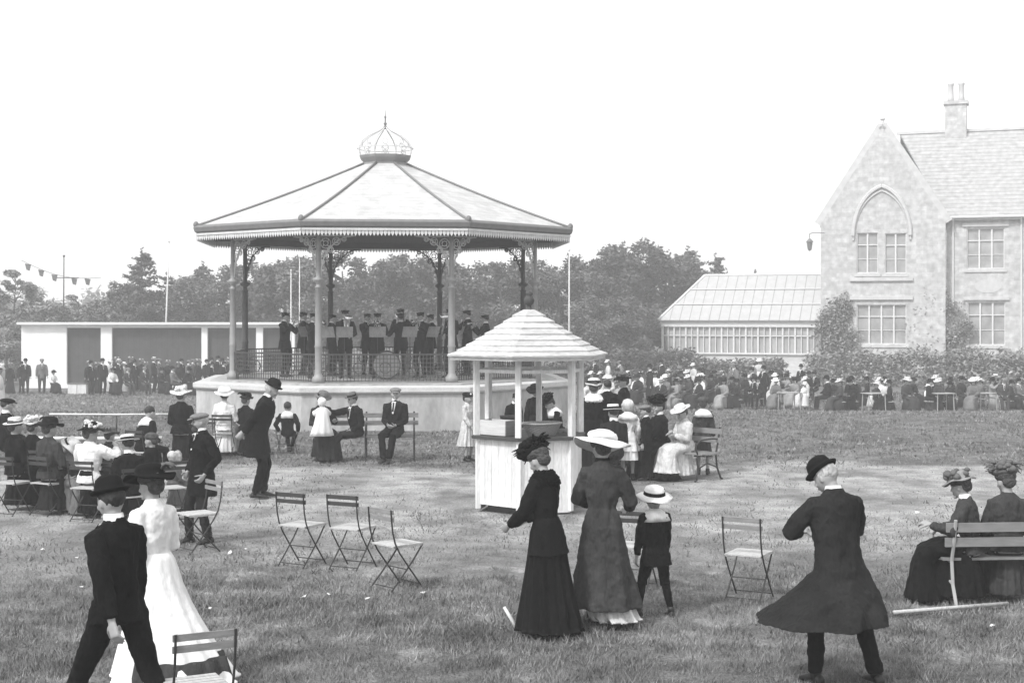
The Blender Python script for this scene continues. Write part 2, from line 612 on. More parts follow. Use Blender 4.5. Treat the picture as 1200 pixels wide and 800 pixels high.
def person(label, x, y, heading, h=1.73, z=0.0, pose=None, vox=0.011, group=None, hs=1.0, name='person', **o):
    """heading 0 faces the camera, 90 faces right in the picture, 180 shows the back"""
    fine = vox < 0.013
    P = dict(sit=False, lean=0, side=0, yaw=0, pitch=0, twist=0)
    P.update(pose or {})
    root = empty(name, (x, y, z), R(heading), label, o.get('cat', 'person'), group)
    k = h / 1.735
    root.scale = (k, k, k)
    w = o.get('build', 1.0)
    fem = o.get('fem', False)
    shw = (.148 if fem else .172) * (1 + (w - 1) * .5)
    sit = P['sit']
    pz = P.get('pz', .56 if sit else .93)
    py = P.get('py', 0.0)
    T = Matrix.Translation((0, py, pz)) @ Matrix.Rotation(R(P['twist']), 4, 'Z') @ Matrix.Rotation(R(P['side']), 4, 'Y') @ Matrix.Rotation(R(P['lean']), 4, 'X')
    neckp = T @ Vector((0, 0.0, .55))
    H = Matrix.Translation(neckp) @ Matrix.Rotation(R(P['twist'] * .3 + P['yaw']), 4, 'Z') @ Matrix.Rotation(R(P['side'] * .5), 4, 'Y') @ Matrix.Rotation(R(P['lean'] * .6 + P['pitch']), 4, 'X') @ Matrix.Translation((0, -.018, .108 + .03 * (hs - 1)))
    Hs = H @ Matrix.Scale(hs, 4)
    # arms
    arms = []
    for s, key in ((-1, 'handR'), (1, 'handL')):
        sh = T @ Vector((s * shw, 0.005, .448))
        tgt = Vector(P.get(key, (s * .25, -.06, pz - .13 if not sit else pz + .06)))
        if sit and key not in P:
            tgt = Vector((s * .12, py - .28, pz + .10))
        pole = Vector(P.get('pole' + key[-1], (s * .5, .6, -.5)))
        el, wr = two_bone(sh, tgt, .285, .255, pole)
        arms.append((s, sh, el, wr))
    legs = []
    for s, key in ((-1, 'footR'), (1, 'footL')):
        hp = T @ Vector((s * .088, 0, -.02))
        tgt = Vector(P.get(key, (s * .10, .0, .085)))
        if sit and key not in P:
            tgt = Vector((s * .10, py - .46, .085))
        kn, an = two_bone(hp, tgt, .43, .415, Vector((s * .12, -1, .25 if sit else .1)))
        legs.append((s, hp, kn, an))
    skirted = 'skirt' in o
    # ---- body: one continuous skin
    b = MB()
    b.loft([ell_ring(T, z_, rx * w, ry * w) for z_, rx, ry in ((-.06, .11, .08), (.02, .13, .085), (.16, .10, .075), (.34, .12, .085), (.44, .115, .07), (.50, .06, .055), (.53, .045, .045))])
    b.tube([T @ Vector((0, .01, .49)), neckp + (T.to_3x3() @ Vector((0, 0, .0))), H @ Vector((0, .02, -.05))], [.06, .052, .05], 12)
    head_shape(b, H, hs, fine)
    for s, sh, el, wr in arms:
        b.tube([sh + (T @ Vector((0, 0, .42)) - sh) * .4, sh, (sh + el) / 2, el, (el + wr) / 2, wr], [.036, .036, .036, .033, .032, .026], 10)
        d = wr - el
        dn = d.normalized()
        hd = Vector(P.get('hdR' if s < 0 else 'hdL', dn))
        fw = T.to_3x3() @ Vector((0, -1, 0.15))
        wv = fw - hd.normalized() * fw.dot(hd.normalized())
        if wv.length < .2:
            wv = Vector((-s, 0, .3))
        nv = Vector((-s, 0, 0)) - hd.normalized() * hd.normalized().dot(Vector((-s, 0, 0)))
        nv = nv - wv.normalized() * nv.dot(wv.normalized())
        if nv.length < .1:
            nv = hd.cross(wv)
        if fine:
            make_hand(b, wr + dn * .01, hd, wv, nv, 7, 1.0, P.get('curl', .4))
        else:
            b.ell(wr + dn * .07, (.035, .035, .055), 7, 5)
    for s, hp, kn, an in legs:
        b.tube([hp, (hp + kn) / 2, kn, (kn * .6 + an * .4), an], [.07, .058, .046, .046, .032], 10)
        fdir = Vector((0, -1, 0))
        b.tube([an + Vector((0, .03, -.05)), an + Vector((0, -.06, -.055)), an + Vector((0, -.13, -.06))], [.03, .032, .022], 8)

    feats = []
    for sx in (-1, 1):
        feats.append((Hs @ Vector((sx * .031, -.086, .004)), .0105 * hs, 1))
        feats.append((Hs @ Vector((sx * .031, -.092, .03)), .0115 * hs, 1))
    feats.append((Hs @ Vector((-.011, -.1, -.058)), .012 * hs, 2))
    feats.append((Hs @ Vector((.011, -.1, -.058)), .012 * hs, 2))

    def paint(c):
        idx = np.zeros(len(c), np.int32)
        for p, r, i in feats:
            d = c - np.array(p, np.float32)
            idx[(d * d).sum(1) < r * r] = i
        return idx
    bv = min(vox, o.get('bvox', .0075)) if fine else vox
    remesh(b, 'body', [o.get('skin', M_SKIN), M_FEAT, M_LIP], bv, root, 1, paint=paint if fine else None)
    # ---- hair
    hm = o.get('hair', M_HAIRM if fem else M_HAIRD)
    hb = MB()
    hsr = [q * hs for q in ((.106, .118, .072) if fem else (.083, .098, .088))]
    if o.get('hat') == 'bonnet':
        hm = None
    if hm is not None:
        if fem:
            hb.ell(Hs @ Vector((0, .012, .068)), hsr, 18, 10, H.to_3x3())
            hb.ell(Hs @ Vector((0, .072, .005)), [q * hs for q in (.078, .052, .07)], 12, 8, H.to_3x3())
        else:
            hb.ell(Hs @ Vector((0, .02, .034)), hsr, 16, 10, H.to_3x3())
        if o.get('long'):
            hb.tube([Hs @ Vector((0, .07, .03)), Hs @ Vector((0, .11, -.08)), Hs @ Vector((0, .115, -.2))], [.08, .08, .04], 12, .6)
        if fine:
            remesh(hb, 'hair', hm, vox * .9, root, 2, fold=.012, fscale=.03)
        else:
            hb.build('hair', hm, root, True)
    if o.get('beard'):
        bb = MB()
        bb.ell(Hs @ Vector((0, -.068, -.085)), (.056, .045, .055), 12, 8, H.to_3x3())
        bb.ell(Hs @ Vector((0, -.102, -.042)), (.034, .014, .011), 10, 6, H.to_3x3())
        bb.build('beard', o['beard'], root, True)
    elif o.get('moustache'):
        bb = MB()
        bb.ell(Hs @ Vector((0, -.104, -.043)), (.034, .013, .011), 10, 6, H.to_3x3())
        bb.build('moustache', hm, root, True)
    # ---- top garment
    top = o.get('top', 'jacket')
    tm = o.get('tm', M_DARK)
    g = MB()
    hem = o.get('hem', .2)          # how far below the pelvis
    fl = o.get('flare', 1.0)
    off = o.get('hem_off', (0, 0))
    waist = .118 if fem else .145
    bust = .155 if fem else .168
    rings = []
    prof = [(.562, .058, .058, .006), (.535, .072, .066, .008), (.512, .105, .078, .006), (.48, .155 * shw / .172, .095, .002), (.43, .185 * shw / .172, .112, 0), (.34, bust * 1.06, .128, -.008), (.24, bust, .122, -.006), (.13, waist * 1.08, waist * .80, 0), (.05, .165, .118, .005), (-.04, .182, .132, .01)]
    for z_, rx, ry, yo in prof:
        rings.append(ell_ring(T, z_, rx * w, ry * w, yo, 32))
    if top == 'long':
        V = Matrix.Translation((0, py, 0))
        n_ = 7
        for i in range(1, n_ + 1):
            t = i / n_
            z_ = pz - .04 - (hem - .04) * t
            rings.append(ell_ring(V, z_, (.182 + .10 * fl * t) * w, (.132 + .12 * fl * t) * w, off[1] * t * t, 64, off[0] * t * t, .07 * t, 8, 1.3 + t))
        # resample early rings to 64
        rings = [r if len(r) == 64 else [(r[int(i / 2)] if i % 2 == 0 else (r[i // 2] + r[(i // 2 + 1) % 32]) / 2) for i in range(64)] for r in rings]
    elif not sit and hem > .05:
        for t in (.5, 1.0):
            z_ = -.04 - (hem - .04) * t
            M2 = Matrix.Translation((0, py, pz)) @ Matrix.Rotation(R(P['lean'] * .4), 4, 'X')
            rings.append(ell_ring(M2, z_, (.182 + .022 * fl * t) * w, (.132 + .022 * fl * t) * w, .008, 32))
    g.loft(rings)
    slv = o.get('sleeve', (.078, .066, .056, .047) if not fem else (.078, .072, .062, .04))
    for s, sh, el, wr in arms:
        a0 = sh + (T @ Vector((0, 0, .44)) - sh) * .35
        g.tube([a0, sh + Vector((0, 0, .0)), (sh * .5 + el * .5), el, (el * .5 + wr * .5), wr - (wr - el).normalized() * .012], [.064, slv[0] * .82, (slv[0] + slv[1]) / 2, slv[1], slv[2], slv[3]], 14)
    tn = o.get('tname', {'long': 'overcoat'}.get(top, 'blouse' if tm in (M_WHITE, M_PALE) and fem else 'jacket'))
    tg = remesh(g, tn, tm, vox, root, 2 if fine else 1, fold=.034 if fine else 0, fscale=.10)
    # collar / shirt front
    if o.get('collar', not fem):
        cm = o.get('cm', M_WHITE)
        c = MB()
        NM = Matrix.Translation(neckp) @ T.to_3x3().to_4x4()
        c.loft([ell_ring(NM, -.02, .069, .067, .006, 20), ell_ring(NM, .034, .062, .060, .0, 20), ell_ring(NM, .034, .054, .052, .0, 20), ell_ring(NM, -.02, .052, .05, .0, 20)], cap=False)
        c.build('collar', cm, root, True)
        if o.get('front', not fem):
            c = MB()
            q = [T @ Vector(p) for p in ((-.045, -.092, .50), (.045, -.092, .50), (.012, -.142, .30), (-.012, -.142, .30))]
            c.poly(q, -.012, T.to_3x3() @ Vector((0, 1, 0)))
            c.poly([T @ Vector(p) for p in ((-.045, -.07, .52), (.045, -.07, .52), (.045, -.106, .498), (-.045, -.106, .498))], -.01, T.to_3x3() @ Vector((0, 1, 0)))
            sf = c.build('shirt_front', cm, root)
            c = MB()
            c.poly([T @ Vector(p) for p in ((-.012, -.108, .505), (.012, -.108, .505), (.016, -.155, .34), (-.016, -.155, .34))], -.006, T.to_3x3() @ Vector((0, 1, 0)))
            c.build('necktie', M_BLACK, root)
            for s in (-1, 1):
                c = MB()
                c.poly([T @ Vector(p) for p in ((s * .04, -.088, .52), (s * .085, -.10, .47), (s * .06, -.138, .42), (s * .012, -.15, .27))], -.01, T.to_3x3() @ Vector((0, 1, 0)))
                c.build('lapel', tm, root)
    if o.get('fur'):
        c = MB()
        c.lathe([(.075, .42), (.15, .43), (.165, .46), (.13, .515), (.085, .57), (.06, .56)], (0, 0.005, 0), 24, T, 0, 1.05, .85)
        remesh(c, 'fur_collar', o['fur'], vox, root, 1, fold=.05, fscale=.02)
    if o.get('cape'):     # sailor collar or shoulder cape
        cs = o.get('cape_s', 1.0)
        c = MB()
        c.loft([ell_ring(T, .56, .065, .065, .01, 24), ell_ring(T, .515, .13, .095, .01, 24), ell_ring(T, .47, .195 * cs * shw / .148, .13 * cs, .01, 24), ell_ring(T, .38, .215 * cs * shw / .148, .155 * cs, .015, 24, 0, .04, 7, .4), ell_ring(T, .385, .20 * cs, .14 * cs, .015, 24), ell_ring(T, .5, .12, .08, .01, 24)])
        c.build(o.get('cape_name', 'collar_cape'), o['cape'], root, True)
    # ---- lower garment
    if skirted:
        sm_ = o['skirt']
        c = MB()
        n_ = 96 if fine else 24
        hx, hy = o.get('hemr', (.33, .33))
        so = o.get('skirt_off', (0, .04))
        fz = o.get('floor', .035)
        kk = o.get('pleats', 14)
        if not sit:
            rr = []
            V = Matrix.Translation((0, py, 0))
            for i, t in enumerate((0, .06, .14, .25, .4, .55, .7, .85, .95, 1.0)):
                if top == 'long' and t < .35:
                    continue
                z_ = (pz + .14) * (1 - t) + fz * t
                hipx, hipy = (.178, .15) if hx > .2 else (.14, .12)
                if t <= .14:
                    q_ = (t / .14) ** .7
                    rx, ry = .122 + (hipx - .122) * q_, .10 + (hipy - .10) * q_
                else:
                    q_ = ((t - .14) / .86) ** 1.25
                    rx, ry = hipx + (hx - hipx) * q_, hipy + (hy - hipy) * q_
                rr.append(ell_ring(V, z_, rx * w ** .5, ry * w ** .5, so[1] * t ** 1.8, n_, so[0] * t ** o.get('so_pow', 1.8), .075 * t ** .7 if kk else 0, kk, .7 + 1.1 * t))
            rr.append([p + Vector((0, 0, .02)) for p in rr[-1]])
            c.loft(rr)
        else:
            rr = []
            kx = o.get('lap', .21)
            for (yy, zz, a, rx, ry) in ((.0, pz + .15, 0, .125, .10), (.01, pz + .05, 8, .175, .14), (-.06, pz - .01, 40, .2, .15), (-.20, pz + .005, 75, kx, .12), (-.36, pz - .01, 95, kx * 1.02, .115), (-.455, pz - .08, 135, kx * 1.05, .14), (-.47, pz - .2, 165, kx * 1.1, .15), (-.475, .2, 176, kx * 1.18, .18), (-.46, fz, 180, kx * 1.3, .23)):
                M2 = Matrix.Translation((0, yy + py, zz)) @ Matrix.Rotation(R(a), 4, 'X')
                t = min(1, max(0, (pz - zz) / pz))
                rr.append(ell_ring(M2, 0, rx, ry, 0, n_, 0, .05 * t, kk, .7))
            c.loft(rr)
            # cloth falling behind the lap down the chair sides
            c.loft([ell_ring(Matrix.Translation((0, py - .14, 0)), z_, rx, ry, 0, n_, 0, wb, kk + 3, .3) for z_, rx, ry, wb in ((pz - .02, .19, .2, 0), (pz - .2, .2, .24, .03), (.08, .23, .28, .06))])
        if fine and sit:
            so_ = remesh(c, 'skirt', sm_, vox * 1.2, root, 1, fold=.03, fscale=.12)
        else:
            so_ = c.build('skirt', sm_, root, True)
            if fine:
                pass
        if o.get('under'):
            c = MB()
            if sit:
                c.loft([ell_ring(Matrix.Translation((0, py - .46, 0)), z_, rx, ry, 0, 48, 0, .04, 9, .7) for z_, rx, ry in ((.2, .19, .14), (.015, .30, .25))])
            else:
                c.loft([ell_ring(Matrix.Translation((so[0], py + so[1], 0)), z_, hx * q, hy * q, 0, 64, 0, .05, 12, .7) for z_, q in ((fz + .2, .8), (.015, .98))])
            c.build('underskirt', o['under'], root, True)
    else:
        bt = o.get('bottom', M_DARK)
        c = MB()
        short = o.get('short')
        for s, hp, kn, an in legs:
            if short:
                c.tube([hp + Vector((0, 0, .03)), (hp + kn) / 2, kn, kn * .85 + an * .15], [.098, .086, .072, .07], 14)
            else:
                c.tube([hp + Vector((0, 0, .03)), (hp + kn) / 2, kn, (kn + an) / 2, an + (kn - an).normalized() * .01], [.10, .088, .072, .064, .058], 14)
        c.ell(T @ Vector((0, .01, .0)), (.168, .128, .12), 16, 10, T.to_3x3())
        remesh(c, 'trousers' if not short else 'knickerbockers', bt, vox, root, 2 if fine else 1, fold=.034 if fine else 0, fscale=.10)
        if short:
            for s, hp, kn, an in legs:
                c = MB()
                c.tube([kn, kn * .6 + an * .4, an], [.056, .058, .038], 12)
                c.build('stocking', o.get('stocking', M_BLACK), root, True)
    if o.get('apron'):
        pass
    # ---- shoes
    if not (skirted and not o.get('shoes')) and (fine or not skirted):
        for s, hp, kn, an in legs:
            c = MB()
            q = Vector(P.get('toeR' if s < 0 else 'toeL', (s * .12, -1, 0))).normalized()
            u = Vector((q.y, -q.x, 0)).normalized()
            up = Vector((0, 0, 1))
            if abs(q.z) > .05:
                up = u.cross(q).normalized()
                up = up if up.z > 0 else -up
            b0 = an + up * -.05
            rr = []
            for t, a, hh in ((-.075, .026, .03), (-.06, .036, .042), (0, .038, .05), (.07, .042, .038), (.13, .044, .026), (.175, .03, .018), (.19, .014, .012)):
                cc = b0 + q * t + up * (hh - .035)
                rr.append([cc + u * (math.cos(2 * PI * i / 12) * a) + up * (max(math.sin(2 * PI * i / 12), -.75) * hh) for i in range(12)])
            c.loft(rr)
            c.tube([an + up * .06, an + up * -.03], [.048, .046], 12)
            c.build('shoe', M_LEATHER, root, True)
    if o.get('hat'):
        hat_parts(o['hat'], Hs, root, fine, o.get('ho', {}))
    root['_H'] = 0
    del root['_H']
    return root
# ------------------------------------------------------------ world, camera, light
W = bpy.data.worlds.new('World')
SC.world = W
W.use_nodes = True
nt = W.node_tree
bg = nt.nodes['Background']
sky = nt.nodes.new('ShaderNodeTexSky')
sky.sky_type = 'NISHITA'
sky.sun_disc = False
SUN_EL, SUN_AZ = 48.0, 222.0      # light from behind the camera, to the left
sky.sun_elevation = R(SUN_EL)
sky.sun_rotation = R(SUN_AZ)
sky.air_density = 1.0
sky.dust_density = 6.0
bw = nt.nodes.new('ShaderNodeRGBToBW')      # a monochrome plate: the sky keeps its brightness, not its hue
nt.links.new(sky.outputs[0], bw.inputs[0])
cl = nt.nodes.new('ShaderNodeMix')          # thin even overcast over the clear sky
cl.inputs[0].default_value = 0.72
cl.inputs[3].default_value = 5.6
nt.links.new(bw.outputs[0], cl.inputs[2])
nt.links.new(cl.outputs[0], bg.inputs['Color'])
bg.inputs['Strength'].default_value = 0.15
sun = bpy.data.lights.new('sun', 'SUN')
sun.energy = 1.8
sun.angle = R(7)
sun.color = (1.0, 1.0, 1.0)
so = bpy.data.objects.new('sun', sun)
COL.objects.link(so)
az = R(SUN_AZ)
dv = Vector((math.sin(az) * math.cos(R(SUN_EL)), math.cos(az) * math.cos(R(SUN_EL)), math.sin(R(SUN_EL))))
so.rotation_euler = dv.to_track_quat('Z', 'Y').to_euler()
so.location = (0, -5, 12)
cam = bpy.data.cameras.new('camera')
cam.sensor_width = 36
cam.lens = 36 * F / 1200
cam.shift_y = (HZ - 400) / 1200.0
cam.clip_start = 0.1
cam.clip_end = 1500
co = bpy.data.objects.new('camera', cam)
COL.objects.link(co)
co.location = (0, 0, CH)
co.rotation_euler = (R(90), 0, 0)
SC.camera = co
SC.view_settings.view_transform = 'Standard'
SC.view_settings.look = 'None'
SC.view_settings.gamma = 1
SC.view_settings.exposure = 0.80
SC.cycles.use_denoising = True
SC.cycles.max_bounces = 6
SC.cycles.volume_bounces = 1
SC.cycles.transparent_max_bounces = 8

# haze: even pale air
hz = MB().box((0, 118, 9), (330, 256, 25)).build('haze', [], None)
tag(hz, kind='stuff')
hm = bpy.data.materials.new('haze_air')
hm.use_nodes = True
for n in list(hm.node_tree.nodes):
    if n.type == 'BSDF_PRINCIPLED':
        hm.node_tree.nodes.remove(n)
pv = hm.node_tree.nodes.new('ShaderNodeVolumePrincipled')
pv.inputs['Color'].default_value = (.97, .97, .97, 1)
pv.inputs['Density'].default_value = 0.0024
pv.inputs['Anisotropy'].default_value = 0.1
hm.node_tree.links.new(pv.outputs[0], [n for n in hm.node_tree.nodes if n.type == 'OUTPUT_MATERIAL'][0].inputs['Volume'])
hz.data.materials.append(hm)

# ------------------------------------------------------------ ground
def build_ground():
    ys = list(np.arange(-6, 40, 0.5)) + list(np.arange(40, 90, 1.0)) + list(np.arange(90, 241, 10))
    xs = [-150, -100, -60, -40, -30] + list(np.arange(-24, 24.1, 0.5)) + [30, 40, 60, 100, 150]
    v, f = [], []
    for y in ys:
        for x in xs:
            b = 0
            if abs(x) < 24 and y < 80:
                b = 0.03 * noise.noise(Vector((x * .35, y * .35, 0))) + 0.012 * noise.noise(Vector((x * 1.7, y * 1.7, 3)))
            v.append((x, y, zg(y) + b - 0.005))
    n = len(xs)
    for i in range(len(ys) - 1):
        for j in range(n - 1):
            f.append((i * n + j, i * n + j + 1, (i + 1) * n + j + 1, (i + 1) * n + j))
    me = bpy.data.meshes.new('ground')
    me.from_pydata(v, [], f)
    me.shade_smooth()
    m = bpy.data.materials.new('worn_turf')
    m.use_nodes = True
    nt = m.node_tree
    b = nt.nodes['Principled BSDF']
    b.inputs['Roughness'].default_value = 0.95
    b.inputs['Specular IOR Level'].default_value = 0.1
    g = nt.nodes.new('ShaderNodeNewGeometry')
    L = nt.links

    def N(sc, det=5, stretch=(1, 1, 1)):
        mp = nt.nodes.new('ShaderNodeMapping')
        mp.inputs['Scale'].default_value = stretch
        L.new(g.outputs['Position'], mp.inputs['Vector'])
        t = nt.nodes.new('ShaderNodeTexNoise')
        t.inputs['Scale'].default_value = sc
        t.inputs['Detail'].default_value = det
        L.new(mp.outputs[0], t.inputs['Vector'])
        return t.outputs['Fac']

    def MR(s, a, b_, c, d):
        t = nt.nodes.new('ShaderNodeMapRange')
        for k, q in zip(('From Min', 'From Max', 'To Min', 'To Max'), (a, b_, c, d)):
            t.inputs[k].default_value = q
        L.new(s, t.inputs['Value'])
        return t.outputs[0]

    def MA(op, a, b_):
        t = nt.nodes.new('ShaderNodeMath')
        t.operation = op
        for i, q in enumerate((a, b_)):
            if isinstance(q, (int, float)):
                t.inputs[i].default_value = q
            else:
                L.new(q, t.inputs[i])
        return t.outputs[0]
    sx = nt.nodes.new('ShaderNodeSeparateXYZ')
    L.new(g.outputs['Position'], sx.inputs[0])
    # worn band across the middle of the lawn (15..26 m out)
    yy = MA('ADD', sx.outputs['Y'], MR(N(.25, 4), .3, .7, -2.0, 2.0))
    band = MA('MULTIPLY', MR(yy, 14.0, 18.5, 0, 1), MR(yy, 25.2, 26.6, 1, 0))
    wear = MA('MULTIPLY', band, MR(N(.9, 6, (1, .6, 1)), .38, .54, .3, 1))
    sp = MR(N(1.6, 6), .56, .66, 0, .7)
    wear = MA('MAXIMUM', wear, MA('MULTIPLY', sp, MR(sx.outputs['Y'], 25, 27, 1, .3)))
    grass = MA('MULTIPLY', MR(N(3.0, 6), .3, .7, .085, .19), MR(N(45, 3), .3, .7, .6, 1.4))
    big = MR(N(.45, 5), .35, .65, .72, 1.22)
    grass = MA('MULTIPLY', grass, big)
    dirt = MA('MULTIPLY', MR(N(2.2, 6), .3, .7, .22, .44), MR(N(40, 5), .35, .65, .6, 1.3))
    mx = nt.nodes.new('ShaderNodeMix')
    L.new(wear, mx.inputs[0])
    L.new(grass, mx.inputs[2])
    L.new(dirt, mx.inputs[3])
    cc = nt.nodes.new('ShaderNodeCombineColor')
    for i in range(3):
        L.new(mx.outputs[0], cc.inputs[i])
    L.new(cc.outputs[0], b.inputs['Base Color'])
    bp = nt.nodes.new('ShaderNodeBump')
    bp.inputs['Strength'].default_value = 1.0
    bp.inputs['Distance'].default_value = .06
    L.new(N(22, 5), bp.inputs['Height'])
    L.new(bp.outputs[0], b.inputs['Normal'])
    me.materials.append(m)
    o = link('ground', me)
    tag(o, kind='structure')


build_ground()


def zgv(y):
    t = np.clip((y - 38.0) / 22.0, 0, 1)
    return -1.3 * (t * t * (3 - 2 * t) * .35 + t * .65)


def wearv(x, y):
    w = np.sin(x * .9 + 1.3 * np.sin(y * .5)) * np.sin(y * .8 + 1.1 * np.sin(x * .6)) + .5 * np.sin(2.3 * x + 1.7 * y) * np.sin(1.9 * y - x)
    band = np.clip((y - 14) / 4.5, 0, 1) * np.clip((26.6 - y) / 1.4, 0, 1)
    return band, w


def build_grass():
    rng = np.random.default_rng(5)
    V, Fc = [], []
    tot = 0
    for d0, d1, dens, hh, ww in ((8.6, 11.5, 3800, .050, .0042), (11.5, 15, 2500, .048, .005), (15, 20, 1000, .038, .007), (20, 27, 420, .035, .011), (27, 42, 200, .045, .018), (42, 74, 50, .07, .04)):
        half = d1 * 600 / F + .6
        n = int((d1 - d0) * 2 * half * dens)
        x = rng.uniform(-half, half, n)
        y = rng.uniform(d0, d1, n)
        keep = np.abs(x) < y * 600 / F + .4
        # tussocks
        t = np.sin(7.3 * x + 2 * np.sin(3.1 * y)) * np.sin(6.1 * y + 2 * np.sin(4.3 * x)) + .6 * np.sin(17 * x + 3 * np.sin(9 * y)) * np.sin(15 * y)
        band, w = wearv(x, y)
        pr = np.clip(.55 + .35 * t, .12, 1) * (1 - band * np.clip(.86 + .2 * w, 0, .97))
        keep &= rng.random(n) < pr
        # nothing inside the kiosk or the bandstand
        keep &= ~(((x - X(620, 20.2)) ** 2 + (y - 20.2) ** 2) < .75 ** 2)
        keep &= ~(((x + 3.37) ** 2 + (y - 38.3) ** 2) < 5.0 ** 2)
        x, y, t = x[keep], y[keep], t[keep]
        n = len(x)
        z = zgv(y) - .01
        a = rng.uniform(0, 2 * PI, n)
        h = hh * rng.uniform(.5, 1.5, n) * (1 + .35 * np.clip(t, -1, 1))
        wd = ww * rng.uniform(.7, 1.4, n)
        lx, ly = rng.normal(0, .5, n) * h, rng.normal(0, .5, n) * h
        p = np.empty((n, 3, 3), np.float32)
        p[:, 0] = np.stack([x - np.cos(a) * wd, y - np.sin(a) * wd, z], 1)
        p[:, 1] = np.stack([x + np.cos(a) * wd, y + np.sin(a) * wd, z], 1)
        p[:, 2] = np.stack([x + lx, y + ly, z + h], 1)
        V.append(p.reshape(-1, 3))
        tot += n
    v = np.concatenate(V)
    me = bpy.data.meshes.new('grass')
    me.vertices.add(len(v))
    me.vertices.foreach_set('co', v.ravel())
    me.loops.add(len(v))
    me.loops.foreach_set('vertex_index', np.arange(len(v), dtype=np.int32))
    me.polygons.add(tot)
    me.polygons.foreach_set('loop_start', np.arange(0, len(v), 3, dtype=np.int32))
    me.update(calc_edges=True)
    m = mat('grass_blades', .18, .8, .5, 1.6, var2=.45, scale2=22, spec=.2)
    me.materials.append(m)
    o = link('grass', me)
    tag(o, 'short rough park grass with trodden bare patches', 'grass', kind='stuff')
    print('blades', tot)


build_grass()

# ------------------------------------------------------------ bandstand
BX, BY = X(451.5, 38.3), 38.3
M_STUCCO = mat('pale_render', .38, .9, .25, 1.3, bump=.5, bscale=30, var2=.14, scale2=9, stretch=(1, 1, .45))
M_COPE = mat('pale_coping', .52, .85, .1, 3, var2=.08, scale2=30)
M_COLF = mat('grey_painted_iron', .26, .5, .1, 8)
M_COLD = mat('dark_and_shaded_iron', .05, .5, .1, 8)
M_LACE = mat('pale_iron_lace', .5, .5, .1, 8)
M_ROOFB = lines_mat('pale_roof_boards', .44, 'Z', .085, .10, .8, .8, .16)
M_FASC = mat('grey_fascia', .16, .6, .1, 6)
M_VAL = mat('pale_valance', .55, .7, .1, 8)
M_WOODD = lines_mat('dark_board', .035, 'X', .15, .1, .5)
M_FLOORW = mat('stage_boards', .34, .8, .2, 6)


def oct_pt(r, k, z, ph=22.5):
    a = R(ph + 45 * k)
    return Vector((r * math.sin(a), -r * math.cos(a), z))


